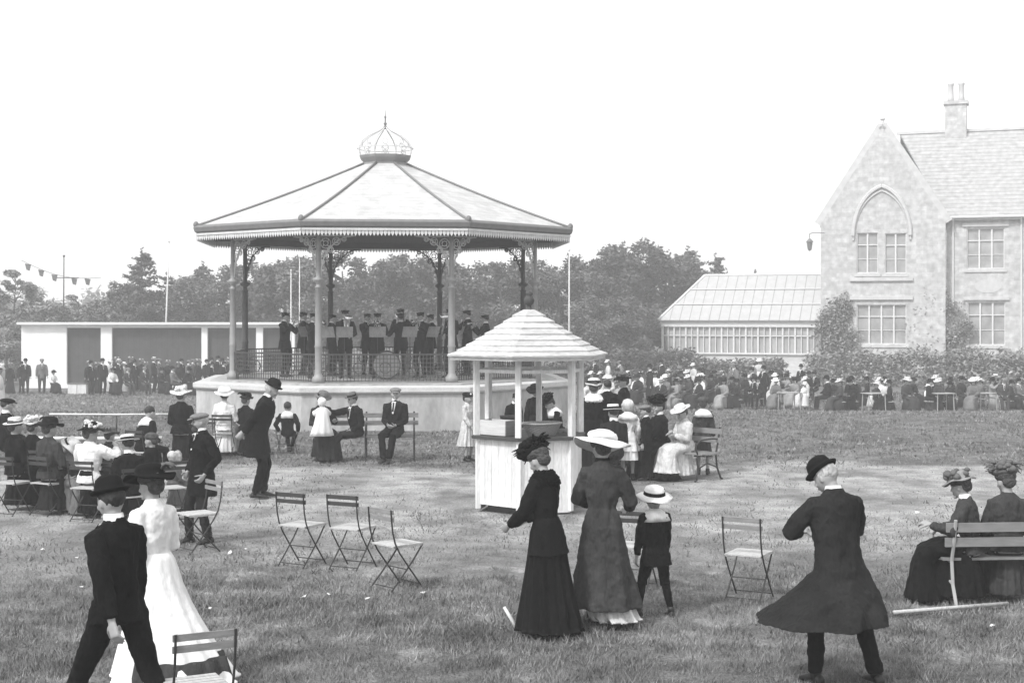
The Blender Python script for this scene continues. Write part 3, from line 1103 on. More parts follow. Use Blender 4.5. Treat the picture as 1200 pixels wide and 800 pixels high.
def build_bandstand():
    t = empty('bandstand', (BX, BY, 0), math.atan2(-BX, BY), 'large octagonal bandstand with pale tent roof, iron columns and pale plinth wall', 'bandstand')
    # plinth
    b = MB()
    n = 8
    RW = 5.05
    b.loft([[oct_pt(RW, k, -1.2) for k in range(8)], [oct_pt(RW, k, .86) for k in range(8)]])
    b.build('plinth_wall', M_STUCCO, t)
    b = MB()
    b.loft([[oct_pt(RW + .06, k, .861) for k in range(8)], [oct_pt(RW + .09, k, .90) for k in range(8)], [oct_pt(RW + .09, k, 1.0) for k in range(8)], [oct_pt(RW - .02, k, 1.03) for k in range(8)]])
    b.build('coping', M_COPE, t)
    b = MB()
    b.loft([[oct_pt(RW - .35, k, 1.031) for k in range(8)], [oct_pt(RW - .35, k, 1.07) for k in range(8)]])
    b.build('stage_floor', M_FLOORW, t)
    RC = 4.12
    # columns with bracket fans
    for k in range(8):
        a = R(22.5 + 45 * k)
        p = oct_pt(RC, k, 0)
        back = k in (2, 3, 4, 5)  # rear columns and brackets darkened: under-roof shade put into their colour
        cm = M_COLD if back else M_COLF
        c = MB()
        c.lathe([(.0, 1.071), (.15, 1.071), (.15, 1.2), (.10, 1.25), (.085, 1.3), (.085, 1.9), (.10, 1.93), (.085, 1.97), (.075, 3.32), (.10, 3.34), (.06, 3.36), (.06, 3.44), (.14, 3.50), (.14, 3.54), (.06, 3.58), (.055, 4.4), (.055, 4.62), (0, 4.62)], (p.x, p.y, 0), 14)
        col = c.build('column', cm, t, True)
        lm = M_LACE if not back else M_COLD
        for s in (-1, 1):
            q = oct_pt(RC, (k + s) % 8, 0)
            u = (q - p).normalized()
            c = MB()
            z0, z1, wd = 3.62, 4.56, .78

            def P3(x_, z_):
                return p + u * x_ + Vector((0, 0, z_))
            c.tube([P3(.05, z0 + (z1 - z0) * t_ * 0 + .0) + (u * (wd * (1 - math.cos(t_ * PI / 2)))) + Vector((0, 0, (z1 - z0) * math.sin(t_ * PI / 2))) for t_ in [i / 8 for i in range(9)]], .018, 6)
            c.tube([P3(.03, z1), P3(wd + .1, z1)], .018, 6)
            for cx, cz, rr in ((.17, z1 - .18, .12), (.42, z1 - .13, .09), (.13, z1 - .43, .085), (.28, z1 - .33, .07), (.09, z1 - .62, .05), (.60, z1 - .08, .055)):
                c.tube([P3(cx + rr * math.cos(i * PI / 6), cz + rr * math.sin(i * PI / 6)) for i in range(13)], .013, 5)
                c.tube([P3(cx + rr * .5 * math.cos(i * PI / 4), cz + rr * .5 * math.sin(i * PI / 4)) for i in range(9)], .012, 5)
                for aa in (0.4, 1.97, 3.5, 5.1):
                    c.tube([P3(cx + rr * .45 * math.cos(aa), cz + rr * .45 * math.sin(aa)), P3(cx + rr * math.cos(aa + .6), cz + rr * math.sin(aa + .6))], .011, 5)
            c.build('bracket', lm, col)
    # beam ring
    c = MB()
    for k in range(8):
        c.bar(oct_pt(RC, k, 4.66), oct_pt(RC, k + 1, 4.66), .12, .16)
    c.build('beam_ring', M_COLD, t)
    # roof
    RE, ZE, RT, ZT = 5.06, 4.86, .60, 6.62
    c = MB()
    N_ = 9
    rings = []
    for i in range(N_ + 1):
        q = i / N_
        # slightly hollow slope
        rr = RE + (RT - RE) * q
        zz = ZE + (ZT - ZE) * (q - .03 * math.sin(q * PI))
        rings.append([oct_pt(rr, k, zz) for k in range(8)])
    c.loft(rings, cap=False)
    rings = [[p - Vector((0, 0, .05)) for p in r] for r in rings]
    c.loft(rings, cap=False)
    c.build('roof', M_ROOFB, t)
    for k in range(8):
        c = MB()
        c.tube([oct_pt(RE + (RT - RE) * (i / N_) + .01, k, ZE + (ZT - ZE) * (i / N_ - .03 * math.sin(i / N_ * PI)) + .022) for i in range(N_ + 1)], .032, 8)
        e = oct_pt(RE, k, ZE + .05)
        c.ell(e, (.07, .07, .09), 8, 6)
        c.build('hip_rib', M_FASC, t, True)
    c = MB()
    c.loft([[oct_pt(RE - .02, k, 4.70) for k in range(8)], [oct_pt(RE + .04, k, 4.74) for k in range(8)], [oct_pt(RE + .07, k, 4.84) for k in range(8)], [oct_pt(RE + .02, k, 4.90) for k in range(8)], [oct_pt(RE - .05, k, 4.84) for k in range(8)], [oct_pt(RE - .1, k, 4.70) for k in range(8)]], cap=False)
    c.build('fascia_gutter', M_FASC, t)
    for k in range(8):
        a, b_ = oct_pt(RE - .03, k, 4.70), oct_pt(RE - .03, k + 1, 4.70)
        u = (b_ - a).normalized()
        L = (b_ - a).length
        nrm = Vector((u.y, -u.x, 0))
        m_ = int(L / .085)
        pts_t, pts_b = [], []
        c = MB()
        for i in range(m_):
            x0, x1 = L * i / m_, L * (i + 1) / m_
            xm = (x0 + x1) / 2
            g = .006
            c.poly([a + u * (x0 + g), a + u * (x1 - g), a + u * (x1 - g) + Vector((0, 0, -.12)), a + u * xm + Vector((0, 0, -.19)), a + u * (x0 + g) + Vector((0, 0, -.12))], .015, nrm)
        c.bar(a + Vector((0, 0, -.03)) + nrm * .02, b_ + Vector((0, 0, -.03)) + nrm * .02, .03, .05)
        c.build('valance', M_VAL, t)
    # ceiling
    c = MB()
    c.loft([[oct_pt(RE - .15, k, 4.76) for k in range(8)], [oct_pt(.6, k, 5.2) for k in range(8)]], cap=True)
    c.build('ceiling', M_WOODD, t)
    # crown ring and wire dome
    c = MB()
    c.loft([[oct_pt(r, k, z) for k in range(8)] for r, z in ((.64, 6.54), (.60, 6.62), (.58, 6.68), (.70, 6.79), (.73, 6.86), (.68, 6.86), (.5, 6.7))])
    c.build('roof_collar', mat('weathered_lead', .22, .6, .1, 6), t)
    c = MB()
    for k in range(8):
        a = R(22.5 + 45 * k)
        prof = [(r * .92, 6.86 + (z - 7.06) * .80) for r, z in ((.76, 7.06), (.80, 7.22), (.80, 7.36), (.72, 7.52), (.56, 7.68), (.36, 7.80), (.18, 7.90), (.07, 8.0))]
        c.tube([(r * math.sin(a), -r * math.cos(a), z) for r, z in prof], .017, 5)
        a2 = R(45 * k)
        for r, z, q in ((.68, 7.02, .09), (.60, 7.20, .07), (.65, 6.92, .045)):
            cx = Vector((r * math.sin(a2), -r * math.cos(a2), z))
            tu = Vector((math.cos(a2), math.sin(a2), 0))
            c.tube([cx + tu * (q * math.cos(i * PI / 5)) + Vector((0, 0, q * math.sin(i * PI / 5))) for i in range(11)], .012, 4)
    c.tube([(0.735 * math.sin(R(15 * i)), -.735 * math.cos(R(15 * i)), 7.06) for i in range(25)], .014, 5)
    c.build('wire_dome', mat('white_wire', .55, .5, .05), t)
    c = MB()
    c.lathe([(r, 7.58 + (z - 7.96) * .62) for r, z in ((0, 7.96), (.06, 7.96), (.07, 8.02), (.03, 8.08), (.03, 8.14), (.05, 8.18), (.02, 8.24), (.018, 8.42), (.035, 8.46), (.012, 8.52), (.006, 8.76), (0, 8.76))], (0, 0, 0), 10)
    c.build('finial', M_FASC, t, True)
    # railings
    for k in range(8):
        a, b_ = oct_pt(RC + .02, k, 0), oct_pt(RC + .02, k + 1, 0)
        u = (b_ - a).normalized()
        L = (b_ - a).length
        c = MB()
        nb = int(L / .085)
        for i in range(1, nb):
            q = a + u * (L * i / nb)
            c.bar(q + Vector((0, 0, 1.10)), q + Vector((0, 0, 1.72)), .019, .019, Vector((0, 1, 0)))
        for z, th in ((1.74, .035), (1.64, .016), (1.54, .016), (1.44, .016), (1.34, .016), (1.24, .016), (1.12, .025)):
            c.bar(a + Vector((0, 0, z)), b_ + Vector((0, 0, z)), th, th)
        for i in range(5):
            x0 = L * (i + .5) / 5
            q = a + u * x0 + Vector((0, 0, 1.42))
            c.tube([q + u * (.13 * math.cos(j * PI / 5)) + Vector((0, 0, .13 * math.sin(j * PI / 5))) for j in range(11)], .014, 5)
        c.build('railing', M_COLD, t)
    return t


BAND = build_bandstand()

# ------------------------------------------------------------ kiosk
KX, KY = X(620, 20.2), 20.2
M_WHITEB = lines_mat('white_painted_boards', .66, 'X', .13, .05, .72, .7, .07)
M_WHITEP = mat('white_paint', .66, .7, .16, 2.2, var2=.12, scale2=22, stretch=(2.5, 2.5, .5))
M_SHING = mat('silvered_roof_boards', .44, .9, .22, 3, var2=.2, scale2=25, stretch=(.5, .5, 3))
M_DARKW = mat('dark_stained_wood', .05, .7, .2, 8)


def hexp(r, k, z):
    a = R(-11.5 + 60 * k)
    return Vector((r * math.sin(a), -r * math.cos(a), z))


def build_kiosk():
    t = empty('refreshment_kiosk', (KX, KY, 0), 0, 'small white hexagonal refreshment kiosk with pointed boarded roof', 'kiosk')
    # panels
    for k in range(6):
        a, b = hexp(.74, k, .0), hexp(.74, k + 1, .0)
        u = (b - a).normalized()
        nrm = Vector((u.y, -u.x, 0))
        c = MB()
        L = (b - a).length
        nb = 6
        z0 = .10 if k % 2 else .02
        for i in range(nb):
            x0, x1 = L * i / nb + .002, L * (i + 1) / nb - .002
            c.poly([a + u * x0 + Vector((0, 0, z0)), a + u * x1 + Vector((0, 0, z0)), a + u * x1 + Vector((0, 0, 1.0)), a + u * x0 + Vector((0, 0, 1.0))], .02 + .003 * (i % 2), -nrm)
        c.build('side_panel', M_WHITEP, t)
    c = MB()
    c.loft([[hexp(.60, k, .0) for k in range(6)], [hexp(.60, k, .12) for k in range(6)]])
    c.build('plinth', M_DARKW, t)
    c = MB()
    c.loft([[hexp(.82, k, 1.003) for k in range(6)], [hexp(.84, k, 1.01) for k in range(6)], [hexp(.84, k, 1.045) for k in range(6)], [hexp(.82, k, 1.05) for k in range(6)]])
    c.build('counter', M_DARKW, t)
    for k in range(6):
        p = hexp(.765, k, 0)
        c = MB()
        c.box((p.x, p.y, 1.60), (.075, .075, 1.098), R(-11.5 + 60 * k))
        c.box((p.x * .97, p.y * .97, .52), (.06, .06, .96), R(-11.5 + 60 * k))
        c.build('post', M_WHITEP, t)
        a, b = hexp(.76, k, 1.93), hexp(.76, k + 1, 1.93)
        c = MB()
        u = (b - a).normalized()
        c.bar(a + u * .05, b - u * .05, .03, .045)
        c.build('top_rail', M_WHITEP, t)
    c = MB()
    N_ = 8
    RR, Z0, Z1 = 1.17, 2.14, 2.76
    for i in range(N_):
        r0 = RR + (.10 - RR) * i / N_
        r1 = RR + (.10 - RR) * (i + 1) / N_
        # slightly swept
        z0 = Z0 + (Z1 - Z0) * (i / N_) ** 1.12
        z1 = Z0 + (Z1 - Z0) * ((i + 1) / N_) ** 1.12
        c.loft([[hexp(r0 + .012, k, z0 - .004) for k in range(6)], [hexp(r0 + .016, k, z0 + .020) for k in range(6)], [hexp(r1 - .02, k, z1 + .012) for k in range(6)], [hexp(r1 - .04, k, z1 - .02) for k in range(6)]], cap=(i in (0, N_ - 1)))
    c.build('roof', M_SHING, t)
    c = MB()
    c.loft([[hexp(1.14, k, 2.085) for k in range(6)], [hexp(1.15, k, 2.135) for k in range(6)], [hexp(1.05, k, 2.135) for k in range(6)], [hexp(1.05, k, 2.085) for k in range(6)]], cap=False)
    c.build('eaves_board', M_SHING, t)
    c = MB()
    for k in range(6):
        c.bar(hexp(.76, k, 2.13), hexp(.1, k, 2.70), .04, .06)
    c.build('rafters', M_DARKW, t)
    c = MB()
    c.lathe([(0, 2.72), (.07, 2.73), (.075, 2.77), (.035, 2.79), (.03, 2.83), (.06, 2.85), (.075, 2.90), (.055, 2.95), (.035, 2.965), (.05, 2.98), (.045, 3.01), (0, 3.03)], (0, 0, 0), 14)
    c.build('finial', M_DARKW, t, True)
    # things on the counter
    M_CRATE = mat('pale_deal', .5, .8, .12, 5, stretch=(1, 1, 8), var2=.12)
    M_CR2 = mat('darker_deal', .2, .8, .15, 5, stretch=(1, 1, 8))  # darker tone for the end and bottom boards
    a, b = hexp(.64, 5, 0), hexp(.64, 0, 0)
    mid = (a * .62 + b * .38)
    ang = math.atan2((b - a).y, (b - a).x)
    e = empty('fruit_crate', (KX + mid.x, KY + mid.y + .03, 1.051), ang, 'pale wooden crate of fruit at the left end of the kiosk counter', 'crate')
    for nm, cc, dd, mm in (('side_board', (0, -.11, .11), (.46, .015, .20), M_CRATE), ('side_board', (0, .11, .11), (.46, .015, .20), M_CRATE), ('end_board', (-.2225, 0, .11), (.015, .203, .20), M_CR2), ('end_board', (.2225, 0, .11), (.015, .203, .20), M_CR2), ('bottom_board', (0, 0, .008), (.428, .203, .012), M_CR2)):
        MB().box(cc, dd).build(nm, mm, e)
    rnd = random.Random(2)
    M_FRUIT = mat('fruit_skin', .42, .5, .3, 12)

    def fruits(cx, cy, cz, n, sx, sy, label, gr):
        src = None
        for i in range(n):
            x, y = rnd.uniform(-sx, sx), rnd.uniform(-sy, sy)
            if src is None:
                src = MB().ell((0, 0, 0), (.036, .036, .034), 12, 8).build('fruit', M_FRUIT, None, True)
                o = src
            else:
                o = src.copy()
                COL.objects.link(o)
            o.location = (cx + x, cy + y, cz + rnd.uniform(0, .04))
            tag(o, label, 'fruit', gr)
    fruits(KX + mid.x + .05, KY + mid.y + .02, 1.19, 14, .17, .06, 'round pale fruit heaped in the wooden crate on the kiosk counter', 'fruit heaped in the crate')
    # basket
    a, b = hexp(.60, 0, 0), hexp(.60, 1, 0)
    mid = a * .50 + b * .50
    e = empty('wicker_basket', (KX + mid.x, KY + mid.y + .06, 1.051), 0.5, 'round wicker basket on the kiosk counter right of the front post', 'basket')
    c = MB()
    N2 = 40
    rings = []
    for i in range(12):
        z = .17 * i / 11
        r = .17 + .09 * (i / 11) ** .8
        rings.append([(math.cos(2 * PI * j / N2) * r * 1.1 * (1 + .012 * (-1) ** (i + j)), math.sin(2 * PI * j / N2) * r * .8 * (1 + .012 * (-1) ** (i + j)), z) for j in range(N2)])
    c.loft(rings + [[(x * .93, y * .93, z) for x, y, z in r] for r in rings[::-1][:11]])
    c.build('basket_wall', mat('wicker', .2, .8, .35, 60, bump=.6, bscale=60, stretch=(1, 1, 3)), e)
    c = MB()
    c.tube([(math.cos(2 * PI * j / 32) * .29, math.sin(2 * PI * j / 32) * .212, .175) for j in range(33)], .014, 6)
    c.build('rim', mat('wicker_rim', .28, .8, .3, 60), e, True)
    fruits(KX + mid.x - .13, KY + mid.y + .02, 1.12, 9, .06, .05, 'round pale fruit piled between crate and basket on the kiosk counter', 'fruit piled beside the basket')
    # dark tin box and cloth
    e = empty('tin_box', (KX - .30, KY + .30, 1.051), .1, 'dark square tin box at the back of the kiosk counter', 'box')
    MB().box((0, 0, .10), (.20, .16, .20)).build('box_body', M_DARKW, e)
    MB().box((0, 0, .213), (.21, .17, .025)).build('lid', M_FELTG, e)
    c = MB()
    for i in range(7):
        c.ell((rnd.uniform(-.1, .1), rnd.uniform(-.06, .06), .03 + rnd.random() * .03), (.06, .045, .03), 10, 6)
    e = remesh(c, 'folded_cloth', M_MID, .012, None, 2, fold=.03, fscale=.05)
    e.location = (KX + .52, KY - .22, 1.052)
    tag(e, 'crumpled grey cloth lying at the right end of the kiosk counter', 'cloth')


build_kiosk()

# ------------------------------------------------------------ house
HX, HY, HR, HB = X(962, 88), 88.0, R(-20), -1.35
M_STONE = lines_mat('rough_pale_stone', .50, rough=.9, brick=(.62, .26, .012), depth=.82, var=.22)
M_DRESS = mat('dressed_stone', .5, .85, .1, 3)
M_SLATE = lines_mat('slate_roof', .36, 'Z', .24, .2, .72, var=.2)
M_GLASSD = mat('window_glass', .3, .12, .25, 1.5, spec=.6)
M_SASH = mat('white_sash', .62, .5, .04)


def hu(px, yl=0.0):
    q = (px - 600) / F
    # point (u, yl): X = HX + u cos - ... with rotation HR
    c, s = math.cos(HR), math.sin(HR)
    # X = HX + u*c - yl*s ; Y = HY + u*s + yl*c ; X = q*Y
    return (q * (HY + yl * c) - HX + yl * s) / (c - q * s)


def hh(py, u, yl=0.0):
    d = HY + u * math.sin(HR) + yl * math.cos(HR)
    return Z(py, d) - HB


def window(par, u0, u1, z0, z1, y, lights, transom=.3, surround=True):
    f = MB()
    w = .09
    yy = y - .02
    f.box(((u0 + u1) / 2, yy, z0), (u1 - u0 + .1, .12, w))
    f.box(((u0 + u1) / 2, yy, z1), (u1 - u0 + .1, .12, w))
    for i in range(lights + 1):
        x = u0 + (u1 - u0) * i / lights
        f.box((x, yy + .002, (z0 + z1) / 2), (w, .11, z1 - z0 - w - .002))
    zt = z1 - (z1 - z0) * transom
    for i in range(lights):
        xa = u0 + (u1 - u0) * i / lights + w / 2
        xb = u0 + (u1 - u0) * (i + 1) / lights - w / 2
        f.box(((xa + xb) / 2, yy + .01, zt), (xb - xa - .002, .07, .06))
        f.box(((xa + xb) / 2, yy + .025, (z0 + zt) / 2), (xb - xa - .002, .03, .035))
    fo = f.build('window', M_SASH, par)
    MB().box(((u0 + u1) / 2, y + .045, (z0 + z1) / 2), (u1 - u0, .02, z1 - z0)).build('pane', M_GLASSD, fo)
    MB().box(((u0 + u1) / 2, y - .10, z0 - .13), (u1 - u0 + .3, .22, .14)).build('sill', M_DRESS, fo)
    return fo


def wall_with_holes(par, name, x0, x1, z0, z1, holes, y, th, m, top=None):
    """vertical wall slab at y with rectangular openings (columns between); top = gable apex (x, z)"""
    c = MB()
    xs = sorted(set([x0, x1] + [h[0] for h in holes] + [h[1] for h in holes]))
    for a, b in zip(xs[:-1], xs[1:]):
        hs = sorted([(h[2], h[3]) for h in holes if h[0] <= a + 1e-6 and h[1] >= b - 1e-6])
        z = z0
        for q0, q1 in hs + [(z1, z1)]:
            if q0 - z > .01:
                c.box(((a + b) / 2, y + th / 2, (z + q0) / 2), (b - a, th, q0 - z))
            z = q1
    if top:
        c.poly([(x0, y, z1), (x1, y, z1), (top[0], y, top[1])], th)
    return c.build(name, m, par)


def build_house():
    t = empty('stone_house', (HX, HY, HB), HR, 'large gabled stone house with slate roof, tall chimney and mullioned windows', 'house')
    ug = hu(1108)
    ze = hh(262, 0)
    za = hh(149, ug / 2)
    # gable windows
    g1 = (hu(1004), hu(1029), hh(320, 2), hh(273, 2))
    g2 = (hu(1037), hu(1062), hh(320, 5), hh(273, 5))
    g3 = (hu(1004), hu(1062), hh(403, 3.5), hh(357, 3.5))
    wall_with_holes(t, 'gable_wall', 0, ug, 0, ze, [g1, g2, g3], 0, .45, M_STONE, (ug / 2, za))
    window(t, *g1, .14, 2)
    window(t, *g2, .14, 2)
    window(t, *g3, .14, 4)
    # pointed relieving arch moulding
    xa, xb = hu(1000), hu(1067)
    zs, zt = hh(276, 3.5), hh(218, 3.5)
    c = MB()
    xm = (xa + xb) / 2
    for s in (-1, 1):
        xe = xa if s < 0 else xb
        pts = [Vector((xe + (xm - xe) * (1 - math.cos(q * PI / 2 * .86)) / (1 - math.cos(PI / 2 * .86)), -.06, zs + (zt - zs) * math.sin(q * PI / 2 * .86) / math.sin(PI / 2 * .86))) for q in [i / 10 for i in range(11)]]
        c.tube(pts, .13, 6)
        c.tube([p + Vector((0, .03, -.28)) for p in pts], .07, 6)
    c.build('pointed_arch', M_DRESS, t)
    for py, e in ((327, .15), (349, .12)):
        z_ = hh(py, 3.5)
        MB().box(((hu(996) + hu(1070)) / 2, -.05, z_), (hu(1070) - hu(996), .16, .22)).build('string_course', M_DRESS, t)
    # coped gable
    for s in (0, 1):
        c = MB()
        xe = -.15 if s == 0 else ug + .15
        c.bar((xe, .2, ze - .05), (ug / 2, .2, za + .12), .55, .22, Vector((0, 1, 0)))
        c.build('gable_coping', M_DRESS, t)
    c = MB()
    c.lathe([(0, za + .1), (.14, za + .15), (.08, za + .4), (.16, za + .5), (.02, za + .8), (0, za + .8)], (ug / 2, .2, 0), 8)
    c.build('gable_finial', M_DRESS, t)
    # gable roof running back
    yb = 11.0
    for s, xe in ((-1, -.1), (1, ug + .1)):
        c = MB()
        c.poly([(xe, .48, ze - .1), (ug / 2, .48, za - .12), (ug / 2, yb, za - .12), (xe, yb, ze - .1)], .12, (0, 0, -1))
        c.build('gable_roof', M_SLATE, t)
    MB().box((.2, 5.7, ze / 2 - .1), (.4, 10.4, ze - .3)).build('side_wall', M_STONE, t)
    # wing
    yw = .7
    ux = hu(1290)
    zw = hh(255, ug, yw)
    w1 = (hu(1133, yw), hu(1177, yw), hh(315, 8.5, yw), hh(268, 8.5, yw))
    w2 = (hu(1134, yw), hu(1178, yw), hh(404, 8.5, yw), hh(354, 8.5, yw))
    w3 = (hu(1222, yw), hu(1266, yw), w1[2], w1[3])
    w4 = (hu(1222, yw), hu(1266, yw), w2[2], w2[3])
    wall_with_holes(t, 'wing_wall', ug, ux, 0, zw, [w1, w2, w3, w4], yw, .45, M_STONE)
    for q in (w1, w2, w3, w4):
        window(t, *q, yw + .14, 3)
        MB().box(((q[0] + q[1]) / 2, yw - .04, q[3] + .22), (q[1] - q[0] + .5, .12, .2)).build('lintel', M_DRESS, t)
    zr = hh(154, ug, 6)
    c = MB()
    c.poly([(ug - .02, yw - .35, zw - .05), (ux, yw - .35, zw - .05), (ux, 6.2, zr), (ug / 2 + .5, 6.2, zr)], .14, (0, 0, -1))
    c.build('wing_roof', M_SLATE, t)
    c = MB()
    c.poly([(ug / 2, 12.2, zw), (ux, 12.2, zw), (ux, 6.2, zr), (ug / 2 + .5, 6.2, zr)], .14, (0, 0, -1))
    c.build('wing_roof_back', M_SLATE, t)
    MB().box(((ug / 2 + ux) / 2, 6.2, zr + .03), (ux - ug / 2 - .6, .25, .16)).build('ridge_tiles', M_DRESS, t)
    c = MB()
    c.tube([(ug + .05, yw - .38, zw - .02), (ux, yw - .38, zw - .02)], .08, 6)
    c.build('gutter', M_SASH, t)
    for px in (1117, 1197):
        u_ = hu(px, yw)
        c = MB()
        c.tube([(u_, yw - .38, zw - .05), (u_, yw - .08, zw - .5), (u_, yw - .08, .0 if px > 1150 else 4.5)], .055, 6)
        c.build('drainpipe', M_SASH, t)
    # plaque between storeys
    c = MB()
    up = hu(1158, yw)
    zp = hh(335, up, yw)
    c.lathe([(0, -.06), (.72, -.06), (.75, 0), (0, .0)], (0, 0, 0), 20, Matrix.Translation((up, yw - .02, zp)) @ Matrix.Rotation(R(90), 4, 'X') @ Matrix.Diagonal((1, .55, 1, 1)))
    c.build('carved_plaque', M_DRESS, t)
    # chimney
    uc0, uc1 = hu(1108, 6.2), hu(1133, 6.2)
    zc = hh(126, uc0, 6.2)
    c = MB()
    c.box(((uc0 + uc1) / 2, 6.2, (zr + zc) / 2 - .6), (uc1 - uc0, 1.0, zc - zr + 1.4))
    c.box(((uc0 + uc1) / 2, 6.2, zc + .22), (uc1 - uc0 + .2, 1.2, .22))
    ch = c.build('chimney', M_STONE, t)
    for s in (-.32, .32):
        c = MB()
        c.lathe([(0, zc + .33), (.22, zc + .33), (.17, zc + .6), (.15, zc + 1.3), (.2, zc + 1.4), (.2, zc + 1.5), (.12, zc + 1.5), (.12, zc + .9), (0, zc + .9)], ((uc0 + uc1) / 2 + s, 6.2, 0), 10)
        c.build('chimney_pot', M_DRESS, ch, True)
    # bracket lantern on the left corner
    b = empty('corner_lantern', (0, 0, 0), 0, 'small lantern hanging from an iron bracket at the left corner of the stone house', 'lantern')
    c_, s_ = math.cos(HR), math.sin(HR)
    zL = Z(276, 88)
    b.location = (X(948, 88), 88 - .2, zL)
    b.rotation_euler = (0, 0, HR)
    c = MB()
    c.tube([(0, 0, .1), (.25, 0, .16), (.9, .1, .12)], .025, 6)
    c.tube([(0, 0, .1), (0, 0, -.2)], .02, 6)
    c.build('bracket', M_COLD, b)
    c = MB()
    c.lathe([(0, -.2), (.06, -.2), (.22, -.38), (.22, -.42), (.14, -.44), (.18, -.46), (.12, -.85), (.06, -.92), (0, -.95)], (0, 0, 0), 8)
    c.build('lantern_body', M_FASC, b)


build_house()


def build_conservatory():
    t = empty('conservatory', (HX, HY, HB), HR, 'long pale glasshouse with white glazing bars and hipped glass roof beside the stone house', 'conservatory')
    y0 = -.2
    ul = hu(776, y0)
    zb, z1, zt_ = hh(415, -5, y0), hh(383, -5, y0), hh(375, -5, y0)
    dep = 5.6
    zr = hh(322, -2, y0 + dep / 2)
    ur = hu(826, y0 + dep / 2)
    xr = -.02
    M_PL = mat('pale_plinth', .5, .85, .08, 3)
    M_GL = mat('pale_greenhouse_glass', .34, .2, .2, 1.2, spec=.5)
    M_GR = lines_mat('whitewashed_roof_glass', .40, 'X', .62, .09, .6, .35, .06)
    MB().box(((ul + xr) / 2, y0 + dep / 2, zb / 2), (xr - ul, dep, zb)).build('plinth_wall', M_PL, t)
    MB().box(((ul + xr) / 2, y0 - .02, zb + .05), (xr - ul + .1, .2, .10)).build('sill', M_SASH, t)
    f = MB()
    n = 26
    for i in range(n + 1):
        x = ul + (xr - ul) * i / n
        f.box((x, y0 + .06, (zb + z1) / 2 + .05), (.10 if i % 2 == 0 else .05, .1, z1 - zb - .1))
    f.box(((ul + xr) / 2, y0 + .04, zb + (z1 - zb) * .68), (xr - ul, .06, .06))
    f.box(((ul + xr) / 2, y0 + .05, (z1 + zt_) / 2), (xr - ul + .1, .22, zt_ - z1))
    # left end frame
    for i in range(9):
        f.box((ul + .02, y0 + .15 + (dep - .3) * i / 8, (zb + z1) / 2 + .05), (.1, .08, z1 - zb - .1))
    f.box((ul + .02, y0 + dep / 2, (z1 + zt_) / 2), (.2, dep - .25, zt_ - z1 - .004))
    fr = f.build('glazing_frame', M_SASH, t)
    MB().box(((ul + xr) / 2 + .1, y0 + .14, (zb + z1) / 2 + .05), (xr - ul - .25, .02, z1 - zb - .1)).build('front_glass', M_GL, t)
    MB().box((ul + .12, y0 + dep / 2, (zb + z1) / 2 + .05), (.02, dep - .4, z1 - zb - .1)).build('end_glass', M_GL, t)
    ze = zt_ + .01
    a, b_, c_, d_ = (ul - .2, y0 - .25, ze), (xr, y0 - .25, ze), (xr, y0 + dep / 2, zr), (ur, y0 + dep / 2, zr)
    e_, f_ = (ul - .2, y0 + dep + .25, ze), (xr, y0 + dep + .25, ze)
    for nm, pts in (('roof_glass', [a, b_, c_, d_]), ('hip_glass', [e_, a, d_]), ('rear_roof_glass', [f_, e_, d_, c_])):
        MB().poly(pts, .05, (0, 0, -1)).build(nm, M_GR, t)
    c = MB()
    for p, q in ((a, d_), (e_, d_), (d_, c_)):
        c.tube([Vector(p) + Vector((0, 0, .03)), Vector(q) + Vector((0, 0, .03))], .07, 6)
    for k in (1, 2):
        q = k / 3
        p1 = Vector(a).lerp(Vector(d_), q)
        p2 = Vector(b_).lerp(Vector(c_), q)
        c.tube([p1 + Vector((0, -.03, .05)), p2 + Vector((0, -.03, .05))], .035, 5)
    c.build('ridge_and_purlins', M_SASH, t)
    # white steps
    s_ = empty('garden_steps', (X(932, 84), 84, -1.3), HR * .4, 'short flight of pale stone steps below the conservatory', 'steps')
    for i in range(5):
        MB().box((0, .3 * i, .12 + .12 * i), (1.5, .45, .24 + .24 * i)).build('step', M_DRESS, s_)


build_conservatory()

# ------------------------------------------------------------ pavilion on the left
def build_pavilion():
    d = 78.0
    x0, x1 = X(25, d), X(345, d)
    t = empty('long_pavilion', (x0, d, -1.3), 0, 'long low white pavilion with dark boarded bays behind the left crowd', 'pavilion')
    M_WH = mat('whitewash', .8, .9, .08, 1.5, var2=.05)
    M_BAY = lines_mat('dark_bay_boards', .06, 'X', .3, .05, .6)
    Ht = Z(380, d) + 1.3
    L = x1 - x0
    bays = [(78, 118), (131, 236), (243, 300), (308, 340)]
    hs = [(X(a, d) - x0, X(b, d) - x0, .25, Z(384, d) + 1.3) for a, b in bays]
    wall_with_holes(t, 'front_wall', 0, L, 0, Ht, hs, 0, .3, M_WH)
    for h in hs:
        MB().box(((h[0] + h[1]) / 2, .22, (h[2] + h[3]) / 2), (h[1] - h[0], .06, h[3] - h[2])).build('bay_boarding', M_BAY, t)
    MB().box((L / 2, -.06, Ht + .05), (L + .3, .5, .12)).build('parapet_cap', M_WH, t)
    MB().box((.15, 3.0, Ht / 2), (.29, 5.3, Ht)).build('end_wall', M_WH, t)
    MB().box((L / 2, 2.95, Ht + .02), (L + .2, 5.4, .1)).build('flat_roof', M_FASC, t)


build_pavilion()

